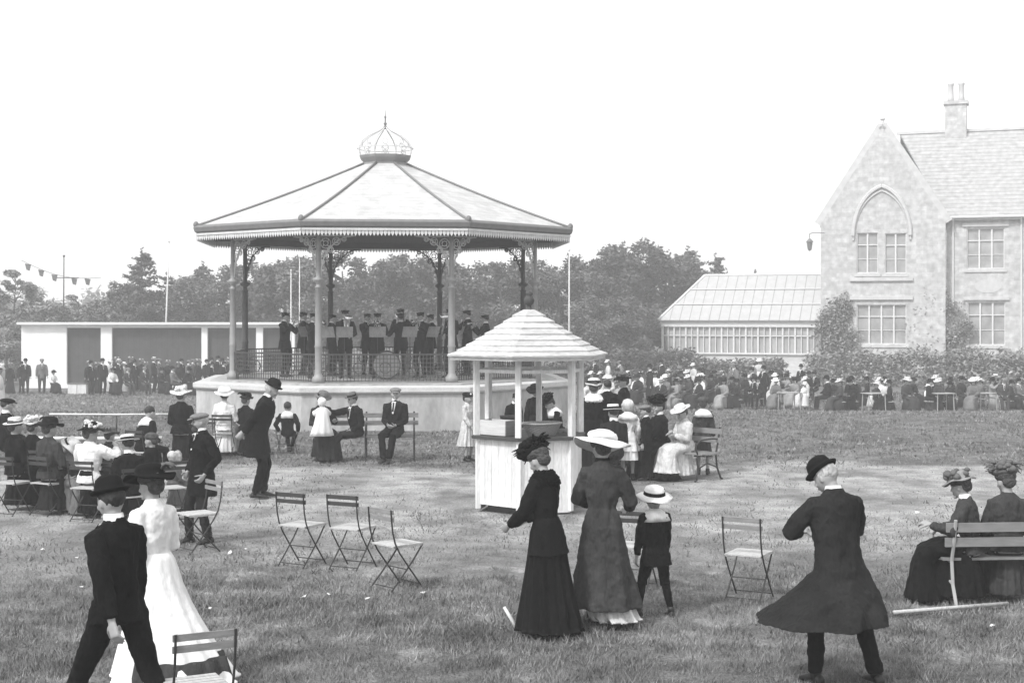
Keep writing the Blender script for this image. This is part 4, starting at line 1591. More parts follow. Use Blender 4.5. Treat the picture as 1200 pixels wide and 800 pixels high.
# ------------------------------------------------------------ foliage
def leaf_cloud(blobs, n, size, seed, flat=.5):
    rng = np.random.default_rng(seed)
    P = []
    vol = np.array([b[3] * b[4] * b[5] for b in blobs]) ** .75
    cnt = np.maximum((vol / vol.sum() * n).astype(int), 4)
    for b, c in zip(blobs, cnt):
        v = rng.normal(size=(c, 3))
        v /= np.linalg.norm(v, axis=1)[:, None]
        r = rng.random(c) ** .42 * (1 + .18 * np.sin(v[:, 0] * 9 + b[0]) * np.sin(v[:, 1] * 8 + b[1] * 3) + .12 * rng.normal(size=c))
        P.append(v * r[:, None] * np.array(b[3:6]) + np.array(b[:3]))
    P = np.concatenate(P)
    c = len(P)
    a = rng.normal(size=(c, 3))
    a[:, 2] *= flat
    a /= np.linalg.norm(a, axis=1)[:, None]
    b = np.cross(a, rng.normal(size=(c, 3)))
    b /= np.linalg.norm(b, axis=1)[:, None]
    s = size * rng.uniform(.5, 1.4, c)[:, None]
    q = np.empty((c, 4, 3), np.float32)
    q[:, 0] = P - a * s
    q[:, 1] = P - b * s * .55
    q[:, 2] = P + a * s
    q[:, 3] = P + b * s * .55
    return q.reshape(-1, 3)


def leaf_mesh(name, v, m):
    me = bpy.data.meshes.new(name)
    me.vertices.add(len(v))
    me.vertices.foreach_set('co', v.astype(np.float32).ravel())
    me.loops.add(len(v))
    me.loops.foreach_set('vertex_index', np.arange(len(v), dtype=np.int32))
    me.polygons.add(len(v) // 4)
    me.polygons.foreach_set('loop_start', np.arange(0, len(v), 4, dtype=np.int32))
    me.update(calc_edges=True)
    me.materials.append(m)
    return me


M_BARK = mat('bark', .08, .9, .3, 5, bump=.6, bscale=20)


def leaf_mat(name, v):
    m = mat(name, v, .8, .4, .9, var2=.3, scale2=6, spec=.25)
    return m


M_LEAF = [leaf_mat('dark_foliage', .11), leaf_mat('mid_foliage', .15), leaf_mat('haze_pale_foliage', .24)]  # leaf tones raised: part of the distance haze sits in the colour
TREES = []


def tree_proto(kind, seed, lm):
    """unit tree about 9 m tall: trunk with limbs + crown"""
    rnd = random.Random(seed)
    tb = MB()
    blobs = []
    if kind == 'round':
        Ht = 9.0
        tb.tube([(0, 0, -.3), (.05, .03, 1.5), (-.08, .05, 3.2), (.1, 0, 5.2), (0, .1, 7.2)], [.26, .2, .16, .1, .04], 8)
        for i in range(15):
            z = rnd.uniform(1.6, 6.6)
            a = rnd.random() * 2 * PI
            L = rnd.uniform(1.4, 2.7) * (1.1 - abs(z - 4) / 7)
            e = Vector((math.cos(a) * L, math.sin(a) * L, z + rnd.uniform(.4, 1.3)))
            tb.tube([(0, 0, z), Vector((math.cos(a) * L * .5, math.sin(a) * L * .5, z + .5)), e], [.09, .06, .02], 6)
            q = rnd.uniform(.75, 1.25)
            blobs.append((e.x, e.y, e.z, q, q, q * .75))
        for i in range(16):
            a = rnd.random() * 2 * PI
            z = rnd.uniform(2.2, 8.3)
            rr = math.sqrt(max(0.05, 1 - ((z - 4.6) / 4.3) ** 2)) * 2.4 * rnd.uniform(.4, 1)
            q = rnd.uniform(.45, 1.0)
            blobs.append((math.cos(a) * rr, math.sin(a) * rr, z, q, q, q * .8))
    elif kind == 'pine':
        tb.tube([(0, 0, -.3), (.03, .02, 3), (0, .0, 6), (0, 0, 8.9)], [.2, .15, .09, .02], 8)
        z = 1.2
        while z < 8.7:
            m_ = 4
            for j in range(m_):
                a = rnd.random() * 2 * PI
                L = (9.2 - z) * .30 * rnd.uniform(.7, 1.25) + .15
                tb.tube([(0, 0, z), Vector((math.cos(a) * L, math.sin(a) * L, z + L * .35))], [.04, .01], 5)
                for u in (.45, .8, 1.05):
                    q = .20 + .22 * L * (1.1 - u * .5)
                    blobs.append((math.cos(a) * L * u, math.sin(a) * L * u, z + L * .35 * u, q, q, q * .5))
            z += rnd.uniform(.3, .45)
        blobs.append((0, 0, 8.9, .12, .12, .4))
    elif kind == 'thin':
        tb.tube([(0, 0, -.3), (.1, .03, 2.5), (-.1, .05, 5), (.05, 0, 8)], [.14, .11, .07, .02], 7)
        for i in range(22):
            z = rnd.uniform(2.0, 8.2)
            a = rnd.random() * 2 * PI
            L = rnd.uniform(.5, 1.7)
            e = Vector((math.cos(a) * L, math.sin(a) * L, z + rnd.uniform(.2, 1.0)))
            tb.tube([(0, 0, z), e], [.04, .01], 5)
            q = rnd.uniform(.3, .65)
            blobs.append((e.x, e.y, e.z, q, q, q * .6))
    n = {'round': 15000, 'pine': 11000, 'thin': 5000}[kind]
    v = leaf_cloud(blobs, n, .13 if kind != 'pine' else .12, seed)
    tm = tb.mesh('trunk', M_BARK, True)
    cm = leaf_mesh('crown', v, lm)
    return tm, cm


PROTO = {}
for i, (k, s, l) in enumerate((('round', 1, 0), ('round', 2, 1), ('round', 3, 0), ('pine', 4, 0), ('pine', 5, 1), ('thin', 6, 2), ('round', 8, 2))):
    PROTO[i] = (tree_proto(k, s, M_LEAF[l]), k, l)


def tree(i, px, ptop, d, label, wide=1.0):
    (tm, cm), k, l = PROTO[i]
    z0 = zg(d)
    Ht = Z(ptop, d) - z0
    s = Ht / 9.1
    nm = {'round': 'broadleaf_tree', 'pine': 'conifer_tree', 'thin': 'sapling_tree'}[k]
    e = empty(nm, (X(px, d), d, z0), random.uniform(0, 6.28), label, 'tree', 'trees behind the park')
    e.scale = (s * wide, s * wide, s)
    link('trunk', tm, e)
    link('crown', cm, e)
    return e


# (prototype, px, top row, distance, description)
TR = [
    (6, -12, 318, 88, 'pale hazy tree at the far left edge of the park', 1),
    (5, 18, 306, 86, 'thin wispy young tree at the far left above the pavilion end', 1),
    (6, 52, 334, 96, 'low pale tree behind the left end of the pavilion', 1.3),
    (5, 92, 338, 96, 'thin sparse sapling behind the white parapet at left', 1.3),
    (5, 122, 332, 92, 'thin sapling left of the tall pointed conifer', 1.2),
    (1, 140, 322, 92, 'bushy tree just left of the tall pointed conifer', 1),
    (3, 166, 290, 90, 'tall pointed conifer rising left of the pale flagpole', 1),
    (4, 196, 318, 95, 'mid grey conifer directly behind the left flagpole', 1.2),
    (1, 220, 315, 92, 'bushy tree between the left flagpole and the bandstand', 1),
    (3, 238, 306, 97, 'small conifer whose tip shows at the left edge of the bandstand roof', 1.1),
    (0, 262, 310, 95, 'dense dark tree beside the leftmost bandstand column', 1),
    (2, 300, 296, 98, 'dense tree seen through the left bay of the bandstand', 1),
    (0, 335, 286, 94, 'dense tree seen just left of the front left bandstand column', 1),
    (1, 368, 290, 92, 'mid grey tree directly behind the front left bandstand column', 1),
    (2, 402, 286, 97, 'dense tree in the left half of the middle bandstand bay', 1),
    (0, 440, 291, 93, 'dense dark tree in the centre of the middle bandstand bay', 1),
    (1, 478, 288, 96, 'mid grey tree in the right half of the middle bandstand bay', 1),
    (2, 512, 290, 93, 'dense tree directly behind the front right bandstand column', 1),
    (0, 550, 292, 97, 'dark tree in the left part of the right bandstand bay', 1),
    (2, 588, 292, 92, 'dense tree in the right part of the right bandstand bay', 1),
    (1, 625, 296, 96, 'mid grey tree rising behind the kiosk finial', 1),
    (0, 655, 300, 92, 'dense tree left of the pale flagpole beyond the kiosk', 1),
    (2, 690, 288, 95, 'broad tree just right of the pale flagpole beyond the kiosk', 1),
    (0, 722, 282, 98, 'tall broad tree left of the highest crown in the big clump', 1.1),
    (2, 750, 270, 96, 'highest broad tree of the big clump left of the conservatory', 1.1),
    (0, 780, 280, 100, 'broad tree just right of the highest crown in the big clump', 1.1),
    (3, 806, 288, 104, 'conifer tip on the right shoulder of the big tree clump', 1.4),
    (0, 822, 300, 106, 'dark tree behind the left end of the conservatory roof', 1),
    (3, 838, 296, 108, 'pointed conifer at the right end of the big tree clump', 1.1),
    (1, 700, 340, 88, 'low bushy tree in front of the big clump, left of the conservatory', 1.2),
    (0, 735, 335, 90, 'low dark tree beside the left end of the conservatory', 1.2),
    (4, 885, 316, 112, 'small conifer tip showing above the middle of the conservatory ridge', 1.3),
    (1, 925, 318, 114, 'low tree top showing above the conservatory ridge near the house', 1.3),
    (6, 8, 372, 82, 'small pale bushy tree beside the left end wall of the pavilion', 1.3),
]
for a in TR:
    tree(a[0], a[1], a[2], a[3], a[4], a[5])


def shrub(name, label, cat, boxes, n, size, seed, lm, group=None):
    """foliage mass given as ellipsoids in world space; origin at the first one's foot"""
    o0 = Vector((boxes[0][0], boxes[0][1], zg(boxes[0][1])))
    bl = [(b[0] - o0.x, b[1] - o0.y, b[2] - o0.z, b[3], b[4], b[5]) for b in boxes]
    e = empty(name, o0, 0, label, cat, group)
    link('foliage', leaf_mesh('foliage', leaf_cloud(bl, n, size, seed), lm), e)
    c = MB()
    for b in bl[::2]:
        c.tube([(b[0], b[1], b[2] - b[5] - .2), (b[0] + .1, b[1], b[2])], [.05, .02], 5)
    c.build('stem', M_BARK, e)
    return e


def hedge(px0, px1, d, top, label, seed, lm, th=.7):
    x0, x1 = X(px0, d), X(px1, d)
    z0, z1 = zg(d), Z(top, d)
    n = max(3, int((x1 - x0) / .7))
    rnd = random.Random(seed)
    b = []
    for i in range(n):
        x = x0 + (x1 - x0) * (i + .5) / n
        for zc in (.25, .72):
            q = rnd.uniform(.9, 1.12)
            b.append((x, d + rnd.uniform(-.15, .15), z0 + (z1 - z0) * zc * q, .62, th, (z1 - z0) * .33))
    shrub('hedge', label, 'hedge', b, int((x1 - x0) * 1100), .10, seed, lm)


hedge(600, 700, 82, 424, 'dark hedge running behind the kiosk roof', 21, M_LEAF[0])
hedge(700, 815, 82, 412, 'tall dark hedge left of the conservatory', 22, M_LEAF[0])
hedge(815, 918, 82, 421, 'dark hedge along the foot of the conservatory', 23, M_LEAF[1])
hedge(946, 1075, 80, 412, 'clipped hedge below the house gable', 24, M_LEAF[2])
hedge(1075, 1230, 77, 410, 'clipped hedge below the right wing of the house', 25, M_LEAF[2])


def ivy(label, px0, px1, py0, py1, yl, seed):
    rnd = random.Random(seed)
    c_, s_ = math.cos(HR), math.sin(HR)
    b = []
    for i in range(26):
        px = px0 + (px1 - px0) * rnd.random()
        q = rnd.random()
        top = py0 + (py1 - py0) * .55 * abs((px - (px0 + px1) / 2) / (px1 - px0) * 2) ** 1.5
        py = top + (py1 - top) * q
        u = hu(px, yl)
        z = hh(py, u, yl) + HB
        b.append((HX + u * c_ - yl * s_, HY + u * s_ + yl * c_, z, .7, .25, .7))
    b.sort(key=lambda t: t[2])
    shrub('climbing_ivy', label, 'climber', b, 5200, .09, seed, M_LEAF[2])


ivy('ivy climbing the left corner of the house gable', 966, 1000, 338, 420, -.25, 31)
ivy('ivy spreading over the wall between house gable and wing', 1072, 1132, 338, 420, .3, 32)
# far wood that closes the horizon
rng = random.Random(4)
fb = [(x + rng.uniform(-2, 2), 205 + rng.uniform(-8, 8), .5 + rng.uniform(-.5, 1.5), 5, 3, 4.2) for x in range(-120, 122, 5)]
o = link('distant_wood', leaf_mesh('distant_wood', leaf_cloud(fb, 60000, .5, 9), M_LEAF[1]))
tag(o, 'distant hazy wood along the horizon', 'wood', kind='stuff')

# ------------------------------------------------------------ poles
M_POLE = mat('pale_pole_paint', .6, .6, .1, 5)


def pole(px, ytop, d, lean, label, m=None, arm=False, r=.05):
    z0 = zg(d)
    e = empty('flagpole', (X(px, d), d, z0), 0, label, 'flagpole')
    H_ = Z(ytop, d) - z0
    c = MB()
    c.tube([(0, 0, -.2), (lean * .5, 0, H_ * .5), (lean, 0, H_)], [r * 1.3, r, r * .6], 8)
    c.build('mast', m or M_POLE, e, True)
    c = MB()
    c.ell((lean, 0, H_ + .05), (r * 1.5, r * 1.5, r * 1.5), 8, 6)
    c.build('ball_finial', m or M_POLE, e, True)
    if arm:
        c = MB()
        c.tube([(lean - .7, 0, H_ * .83), (lean + .9, 0, H_ * .83)], .03, 5)
        c.build('crossarm', m or M_POLE, e)
    return e


pole(192, 284, 84, .3, 'leaning pale flagpole left of the bandstand')
pole(667, 294, 84, .0, 'slender pale flagpole beyond the kiosk roof')
pole(74, 301, 88, .05, 'dark signal mast with crossarm at the far left', M_COLD, True)
pole(341, 318, 70, .0, 'short pale pole seen through the left of the bandstand', None, False, .035)
pole(351, 302, 72, .0, 'taller thin pale pole seen through the left of the bandstand', None, False, .03)
# bunting line
c = empty('bunting_line', (X(25, 84), 84, Z(305, 84)), 0, 'string of small flags hanging from the dark mast at far left', 'bunting')
b = MB()
pts = []
for i in range(13):
    q = i / 12
    pts.append(Vector((q * 4.6, 0, -.2 * math.sin(q * PI) * 2 - q * 1.0)))
b.tube(pts, .012, 4)
b.build('cord', M_COLD, c)
for i in (1, 3, 5, 8, 10):
    p = pts[i]
    b = MB()
    b.poly([p + Vector((-.18, 0, 0)), p + Vector((.18, 0, -.05)), p + Vector((.08, .05, -.42)), p + Vector((-.1, .03, -.36))], .01)
    b.build('flag', M_GREY, c)
# ------------------------------------------------------------ chairs and benches
M_CIRON = mat('black_chair_iron', .03, .45, .15, 12)
M_SLATD = mat('dark_varnished_slat', .04, .5, .2, 8, stretch=(1, 6, 6))
M_SLATP = mat('pale_bare_slat', .42, .8, .15, 8, stretch=(6, 1, 6), var2=.1)
M_SLATM = mat('grey_worn_slat', .20, .8, .2, 8, stretch=(1, 6, 6), var2=.1)


def chair_proto(backm, seatm):
    t = empty('folding_chair')
    t.rotation_mode = 'XYZ'
    c = MB()
    for i in range(6):
        c.box((0, -.175 + i * .064, .437), (.355, .052, .014))
    c.box((-.165, -.015, .424), (.02, .36, .012))
    c.box((.165, -.015, .424), (.02, .36, .012))
    c.build('seat', seatm, t)
    for z, y in ((.775, .205), (.705, .198)):
        c = MB()
        c.box((0, y - .012, z), (.40, .014, .042))
        c.build('back_slat', backm, t)
    for s in (-1, 1):
        x = s * .185
        c = MB()
        c.tube([(x, .207, .80), (x, .200, .70), (x, .185, .58), (x, .155, .47), (x, .10, .37), (x, -.03, .20), (x, -.19, .0)], .0085, 6)
        c.build('back_upright', M_CIRON, t)
        x = s * .168
        c = MB()
        c.tube([(x, -.20, .43), (x, -.08, .28), (x, .06, .13), (x, .19, .0)], .0085, 6)
        c.build('rear_leg', M_CIRON, t)
    for y, z, w_ in ((.16, .035, .16), (-.155, .045, .178), (0.0, .2, .17)):
        c = MB()
        c.tube([(-w_, y, z), (w_, y, z)], .006, 5)
        c.build('crossbar', M_CIRON, t)
    return t


CH_D = chair_proto(M_SLATD, M_SLATP)
CH_P = chair_proto(M_SLATM, M_SLATP)
CC = tree_cache(CH_D)
CC.update(tree_cache(CH_P))
_used = set()


def chair(x, y, heading, label, group, pale=False, z=0.0, k=1.0):
    p = CH_P if pale else CH_D
    if p.name not in _used:
        _used.add(p.name)
        o = p
    else:
        o = copy_tree(p, CC)
    o.location = (x, y, z)
    o.rotation_euler = (0, 0, R(heading))
    o.scale = (k, k, k)
    tag(o, label, 'chair', group)
    return o


def bench(x, y, heading, W, label, backm=M_SLATM, seatm=M_SLATM, ironm=None, hb=.84, k=1.0, group='park benches on the lawn'):
    t = empty('park_bench', (x, y, 0), R(heading), label, 'bench', group)
    t.scale = (1, 1, k)
    im = ironm or M_CIRON
    for i in range(5):
        c = MB()
        c.box((0, -.20 + i * .095, .435 - .012 * math.sin(i * PI / 4)), (W, .075, .025))
        c.build('seat_slat', seatm, t)
    for z, y_ in ((hb - .06, .295), (hb - .20, .265)):
        c = MB()
        c.bar((-W / 2, y_, z), (W / 2, y_, z), .085, .022, Vector((0, 1, 0)))
        c.build('back_slat', backm, t)
    xs = [-W / 2 + .08, W / 2 - .08] + ([0] if W > 1.7 else [])
    for x_ in xs:
        c = MB()
        c.tube([(x_, .32, hb + .01), (x_, .28, .62), (x_, .22, .42), (x_, .25, .2), (x_, .34, .02), (x_, .38, .0)], .017, 6)
        c.tube([(x_, .22, .415), (x_, -.22, .415), (x_, -.26, .38), (x_, -.22, .2), (x_, -.26, .02), (x_, -.30, 0)], .017, 6)
        c.tube([(x_, .29, .66), (x_, .1, .67), (x_, -.15, .66), (x_, -.27, .60), (x_, -.28, .52), (x_, -.22, .42)], .015, 6)
        c.tube([(x_, .25, .2), (x_, 0, .28), (x_, -.22, .2)], .012, 6)
        c.build('iron_end', im, t)
    return t


GC = 'folding chairs standing on the lawn'


def chairp(px, feet, heading, label, pale=False, k=1.0):
    x, y = G(px, feet)
    return chair(x, y + .15, heading, label, GC, pale, 0, k)


chairp(351, 664, 150, 'empty folding chair, leftmost of the three standing together mid-lawn')
chairp(411, 668, 153, 'empty folding chair, middle one of the three standing together mid-lawn')
chairp(463, 691, 132, 'pale-backed folding chair, rightmost and nearest of the three together mid-lawn', True)
chairp(880, 705, 152, 'empty pale-backed folding chair left of the man in the flaring overcoat', True)
chairp(745, 694, 158, 'dark-backed folding chair half hidden behind the boy in the sailor collar')
chairp(224, 893, 208, 'folding chair cut off by the bottom edge in front of the white skirt', True)
chairp(229, 648, -52, 'folding chair facing left beside the old man in the flat cap', True)
chairp(243, 540, 170, 'empty folding chair just left of the seated lady in white')
chairp(20, 583, 205, 'folding chair at the far left edge behind the seated group')
chairp(128, 606, 150, 'folding chair behind the white-bloused lady in the left group')
chairp(196, 612, 215, 'folding chair with tangled shadow left of the old man in the flat cap')

# benches
bx, by = G(426, 541)
bench(bx, by + .45, 4, 1.95, 'long slatted park bench seating the mother with baby and two men', hb=.86)
bx, by = G(815, 563)
bench(X(793, 24.05) + .05, 24.08, -48, 1.35, 'park bench seating the two ladies right of the kiosk')
BR = bench(X(1168, 13.75), 13.75, 184, 1.2, 'park bench at the right edge seating two ladies seen from behind', backm=mat('pale_bench_back', .20, .7, .15, 6, stretch=(1, 6, 6)), ironm=mat('pale_bench_iron', .35, .5, .1, 8), hb=.80)
def low_rail(px0, px1, py, label, r):
    d = (CH - .45) * F / (py - HZ)
    x0, x1 = X(px0, d), X(px1, d)
    t = empty('low_rail_fence', (x0, d, 0), 0, label, 'rail fence')
    MB().tube([(0, 0, .45), ((x1 - x0) * .5, 0, .44), (x1 - x0, 0, .455)], r, 8).build('rail', M_WHITEP, t, True)
    for i in range(3):
        x = .1 + (x1 - x0 - .2) * i / 2
        MB().tube([(x, 0, -.02), (x, 0, .44 - r)], .018, 6).build('post', M_CIRON, t, True)


low_rail(20, 190, 513, 'nearer low white rail behind the white-bloused lady', .032)
low_rail(58, 215, 485, 'farther and thinner low white rail beyond the left group', .02)

# pale pole on the ground by the right bench, stake by the fur-collared lady
x0, y0 = G(1047, 721)
x1, y1 = G(1181, 711)
c = MB().tube([(0, 0, .03), (x1 - x0, y1 - y0, .035)], .018, 8)
o = c.build('ground_rail', M_SLATP, None, True)
o.location = (x0, y0, 0)
tag(o, 'long thin pale rail lying on the grass under the right bench', 'rail')
x0, y0 = G(608, 741)
c = MB().tube([(0, 0, 0), (-.06, 0, .11), (-.125, .0, .22)], [.016, .016, .013], 8)
o = c.build('wooden_stake', M_WHITEP, None, True)
o.location = (x0, y0, 0)
tag(o, 'short white stake leaning out of the grass beside the black skirt', 'stake')
# scraps of paper on the grass
sc = []
rnd = random.Random(11)
src = None
PX = [(50, 646), (118, 664), (175, 648), (90, 655), (357, 702), (385, 698), (431, 704), (497, 697), (289, 645), (270, 650), (246, 715), (1163, 736), (1120, 628), (1075, 602), (95, 690)]
for px, py in PX:
    x, y = G(px, py)
    if src is None:
        c = MB()
        c.poly([(-.05, -.03, .02), (.04, -.045, .035), (.055, .02, .045), (.0, .04, .02), (-.045, .03, .05)], .003, (0, 0, 1))
        o = src = c.build('paper_scrap', M_WHITE)
    else:
        o = src.copy()
        COL.objects.link(o)
    o.location = (x, y, .01)
    o.rotation_euler = (rnd.uniform(-.3, .3), rnd.uniform(-.3, .3), rnd.random() * 6)
    q = rnd.uniform(.35, .75)
    o.scale = (q, q, q)
    tag(o, 'small torn scrap of white paper littering the grass', 'paper scrap', 'paper scraps on the grass')
# ------------------------------------------------------------ the people one can tell apart
HADD = {'bowler': .065, 'boater': .035, 'cap': .015, 'wide': .075, 'plumed': .10, 'peaked': .03, 'beret': .03, 'bonnet': .04, None: 0}


def who(label, px, feet, ytop, heading, sit=False, dy=0.0, pose=None, **o):
    d = CH * F / (feet - HZ)
    x = X(px, d)
    full = (1.375 if sit else 1.735) + HADD[o.get('hat')]
    p = dict(pose or {})
    if sit:
        p['sit'] = True
    h = Z(ytop, d) / full * 1.735
    if sit and math.cos(R(heading)) > 0:
        dy += .40 * math.cos(R(heading))
    return person(label, x * (d + dy) / d, d + dy, heading, h, 0.0, p, **o)


# strolling couple, bottom left
who('man in black suit and bowler striding left with a white-dressed lady', 138, 878, 549, -122, hat='bowler', tm=M_BLACK, bottom=M_BLACK, hem=.10, cm=M_WHITE,
    pose=dict(lean=4, yaw=-10, pitch=6, footR=(-.09, .42, .14), footL=(.09, -.42, .085), toeR=(0, -1, -.45), handL=(.24, .22, .84), handR=(-.27, -.12, .80)), vox=.010)
who('lady in long white dress and wide dark hat walking beside the bowlered man', 183, 806, 537, -128, hat='wide', fem=True, tm=M_WHITE, skirt=M_WHITE, hem=.03, hemr=(.44, .52), skirt_off=(0, .22), floor=.10, shoes=True, under=M_CHAR, pleats=12,
    ho=dict(m=M_FELT, W=.20, trim='feather', tm=M_FELTG, wave=.03, fa=2.0), pose=dict(lean=5, handR=(-.16, -.30, .98), handL=(.3, .0, .82), footR=(-.08, .12, .1), footL=(.1, -.22, .085)), vox=.010)
# two ladies and the boy
who('lady in black jacket, black fur collar and plumed hat, carrying a purse', 641, 741, 508, -125, hat='plumed', fem=True, tm=M_BLACK, skirt=M_BLACK, hem=.20, flare=2.2, fur=M_FUR, hemr=(.29, .31), skirt_off=(0, .03), pleats=16,
    pose=dict(lean=4, pitch=22, yaw=-12, handR=(-.12, -.32, 1.0), handL=(.14, -.33, .98)), vox=.009, hair=M_HAIRM, skin=M_SKIN, ho=dict(tilt=10, seed=5))
who('lady in long charcoal coat and very wide white hat seen from behind', 706, 731, 498, 168, hat='wide', fem=True, top='long', tm=M_CHAR, hem=.76, flare=1.35, hemr=(.22, .20), skirt=M_PALE, so_pow=5, skirt_off=(-.13, .02), pleats=12, floor=.05, shoes=True, collar=True, front=False, cm=M_BLACK,
    ho=dict(m=M_WHITE, W=.262, trim='scarf', tm=M_WHITE, wave=.035, droop=.05, tilt=-4, roll=-8), pose=dict(lean=2, pitch=14, yaw=20, handR=(-.20, -.30, 1.02), handL=(.16, -.32, 1.05)), vox=.009, hem_off=(-.03, 0), tname='long_coat')
who('boy in dark sailor suit with white collar and pale straw sun hat', 768, 722, 568, -158, hat='wide', hs=1.32, tm=M_BLACK, bottom=M_BLACK, short=True, cape=M_WHITE, cape_name='sailor_collar', cape_s=.84, hem=.22, flare=1.3, collar=False, front=False, build=1.1, cat='boy',
    ho=dict(m=M_WHITE, W=.19, trim='band', tm=M_BLACK, tilt=-12, wave=.012, z=.05), pose=dict(lean=3, yaw=-10, footR=(-.19, .10, .085), footL=(.20, -.12, .085), handR=(-.24, -.15, .80), handL=(.28, -.02, .82)), vox=.010)
# man right
who('man in flaring dark overcoat and bowler standing with his back turned', 983, 803, 525, 202, hat='bowler', top='long', tm=M_DARK, bottom=M_BLACK, hem=.42, flare=2.3, hem_off=(.17, .0), cm=M_WHITE, hair=M_HAIRW, front=False,
    pose=dict(lean=8, yaw=22, pitch=22, footR=(-.27, .10, .085), footL=(.14, -.10, .085), handR=(-.10, -.34, 1.10), handL=(.12, -.36, 1.12), poleR=(-.9, .25, -.35), poleL=(.9, .3, -.4)), vox=.009, ho=dict(tilt=14), build=1.17)
# ladies on the right bench
person('lady on the right bench in pale-banded straw hat with dark bows', X(1140, 13.6), 13.62, -118, 1.56, 0, dict(sit=True, lean=8, pitch=10, yaw=-12, handR=(-.1, -.34, .78), handL=(.2, -.38, .82)), fem=True, tm=M_CHAR, skirt=M_BLACK, lap=.27, hat='wide', ho=dict(m=M_MID, W=.17, trim='flowers', tm=M_FELTG, tilt=4, wave=.01, z=.075), vox=.010, collar=True, front=False, cm=M_WHITE)
person('lady on the right bench in dark coat and big dark plumed hat', X(1182, 13.7), 13.70, 184, 1.60, 0, dict(sit=True, lean=3, pitch=8, yaw=10), fem=True, tm=M_CHAR, skirt=M_CHAR, lap=.24, hat='plumed', ho=dict(m=M_FELTG, tm=M_FELTG, seed=9, tilt=0), vox=.010, fur=None, build=1.1)
# mid-ground standing men
who('old bearded man in flat cap and dark jacket, hands in his pockets', 236, 636, 480, -48, hat='cap', tm=M_BLACK, bottom=M_DARK, hem=.30, flare=1.3, hair=M_HAIRW, beard=M_HAIRM, build=1.12, ho=dict(m=M_TWEED),
    pose=dict(handR=(-.22, -.08, .92), handL=(.22, -.08, .92), yaw=-20, footR=(-.1, -.12, .085), footL=(.1, .05, .085)), vox=.010)
who('stooping man in bowler and long black jacket, hands clasped behind him', 303, 583, 437, 98, hat='bowler', tm=M_BLACK, bottom=M_BLACK, hem=.34, flare=1.4, hair=M_HAIRW, build=1.14,
    pose=dict(lean=14, pitch=12, yaw=-8, handR=(-.06, .24, .92), handL=(.06, .25, .93), poleR=(-.8, .5, -.2), poleL=(.8, .5, -.2), footR=(-.09, .04, .085), footL=(.1, -.06, .085)), vox=.011)
# bench A
who('mother in dark dress and brimmed hat seated with a baby on her lap', 376, 541, 455, 28, sit=True, fem=True, tm=M_DARK, skirt=M_DARK, hat='wide', ho=dict(m=M_GREY, W=.17, trim='band', wave=.01), pose=dict(lean=2, pitch=14, yaw=10, handR=(-.1, -.30, .72), handL=(.16, -.34, .78)), vox=.012)
who('young man in boater with crossed legs reaching towards the baby', 418, 541, 457, -48, sit=True, tm=M_BLACK, bottom=M_DARK, hat='boater', ho=dict(m=M_FELTG, bm=M_BLACK, W=.145, tilt=10), pose=dict(lean=8, handR=(-.22, -.56, 1.0), handL=(.12, -.25, .62), footR=(-.02, -.52, .085), footL=(-.10, -.62, .22), yaw=-5), vox=.012)
who('young man in flat cap and suit seated at the right end of the long bench', 463, 542, 452, -14, sit=True, tm=M_BLACK, bottom=M_BLACK, hat='cap', ho=dict(m=M_TWEED), pose=dict(lean=-3, yaw=16, handR=(-.06, -.22, .66), handL=(.08, -.24, .66), footR=(-.06, -.48, .085), footL=(.02, -.40, .085)), vox=.012)
# baby in a long gown, standing on the lap
b_ = empty('person', (X(379, 26.45), 26.3, .66), R(200), 'baby in a long white gown and bonnet held on the mother\'s lap', 'baby')
c = MB()
HB_ = Matrix.Translation((0, 0, .44))
head_shape(c, HB_, .66, False)
c.tube([(0, 0, .1), (0, 0, .25), (0, 0, .40)], [.07, .08, .04], 10)
for s in (-1, 1):
    c.tube([(s * .06, 0, .30), (s * .13, -.06, .24), (s * .12, -.14, .26), (s * .115, -.17, .27)], [.035, .03, .024, .02], 8)
    c.tube([(s * .04, 0, .12), (s * .05, -.02, -.03), (s * .05, -.02, -.14)], [.045, .035, .025], 8)
remesh(c, 'body', M_SKIN, .012, b_, 1)
c = MB()
c.loft([ell_ring(Matrix.Identity(4), z, a, b, y, 40, 0, w_, 9, .4) for z, a, b, y, w_ in ((.36, .05, .05, 0, 0), (.32, .10, .08, 0, .02), (.2, .12, .10, 0, .04), (.05, .15, .13, -.01, .06), (-.08, .19, .15, -.02, .08), (-.16, .21, .16, -.03, .10))])
for s in (-1, 1):
    c.tube([(s * .05, 0, .31), (s * .13, -.06, .24), (s * .12, -.13, .26)], [.05, .05, .036], 10)
c.build('gown', M_WHITE, b_, True)
hat_parts('bonnet', HB_ @ Matrix.Scale(.66, 4), b_, True, dict(m=M_WHITE, tilt=0))
# boy on a folding chair, seen from behind
GB = dict(vox=.012)
x_, y_ = G(336, 531)
who('bareheaded boy in dark jacket with white collar seated on a folding chair', 337, 532, 470, 176, sit=True, tm=M_BLACK, bottom=M_BLACK, short=True, hat=None, hs=1.22, cape=M_WHITE, cape_s=.8, cape_name='wide_collar', collar=False, hem=.05, pose=dict(handR=(-.25, -.1, .60), handL=(.25, -.1, .60), footR=(-.03, -.25, .12), footL=(.03, -.28, .12)), vox=.012, cat='boy')
chair(x_, y_, 176, 'folding chair under the bareheaded seated boy', GC, False, 0, .9)
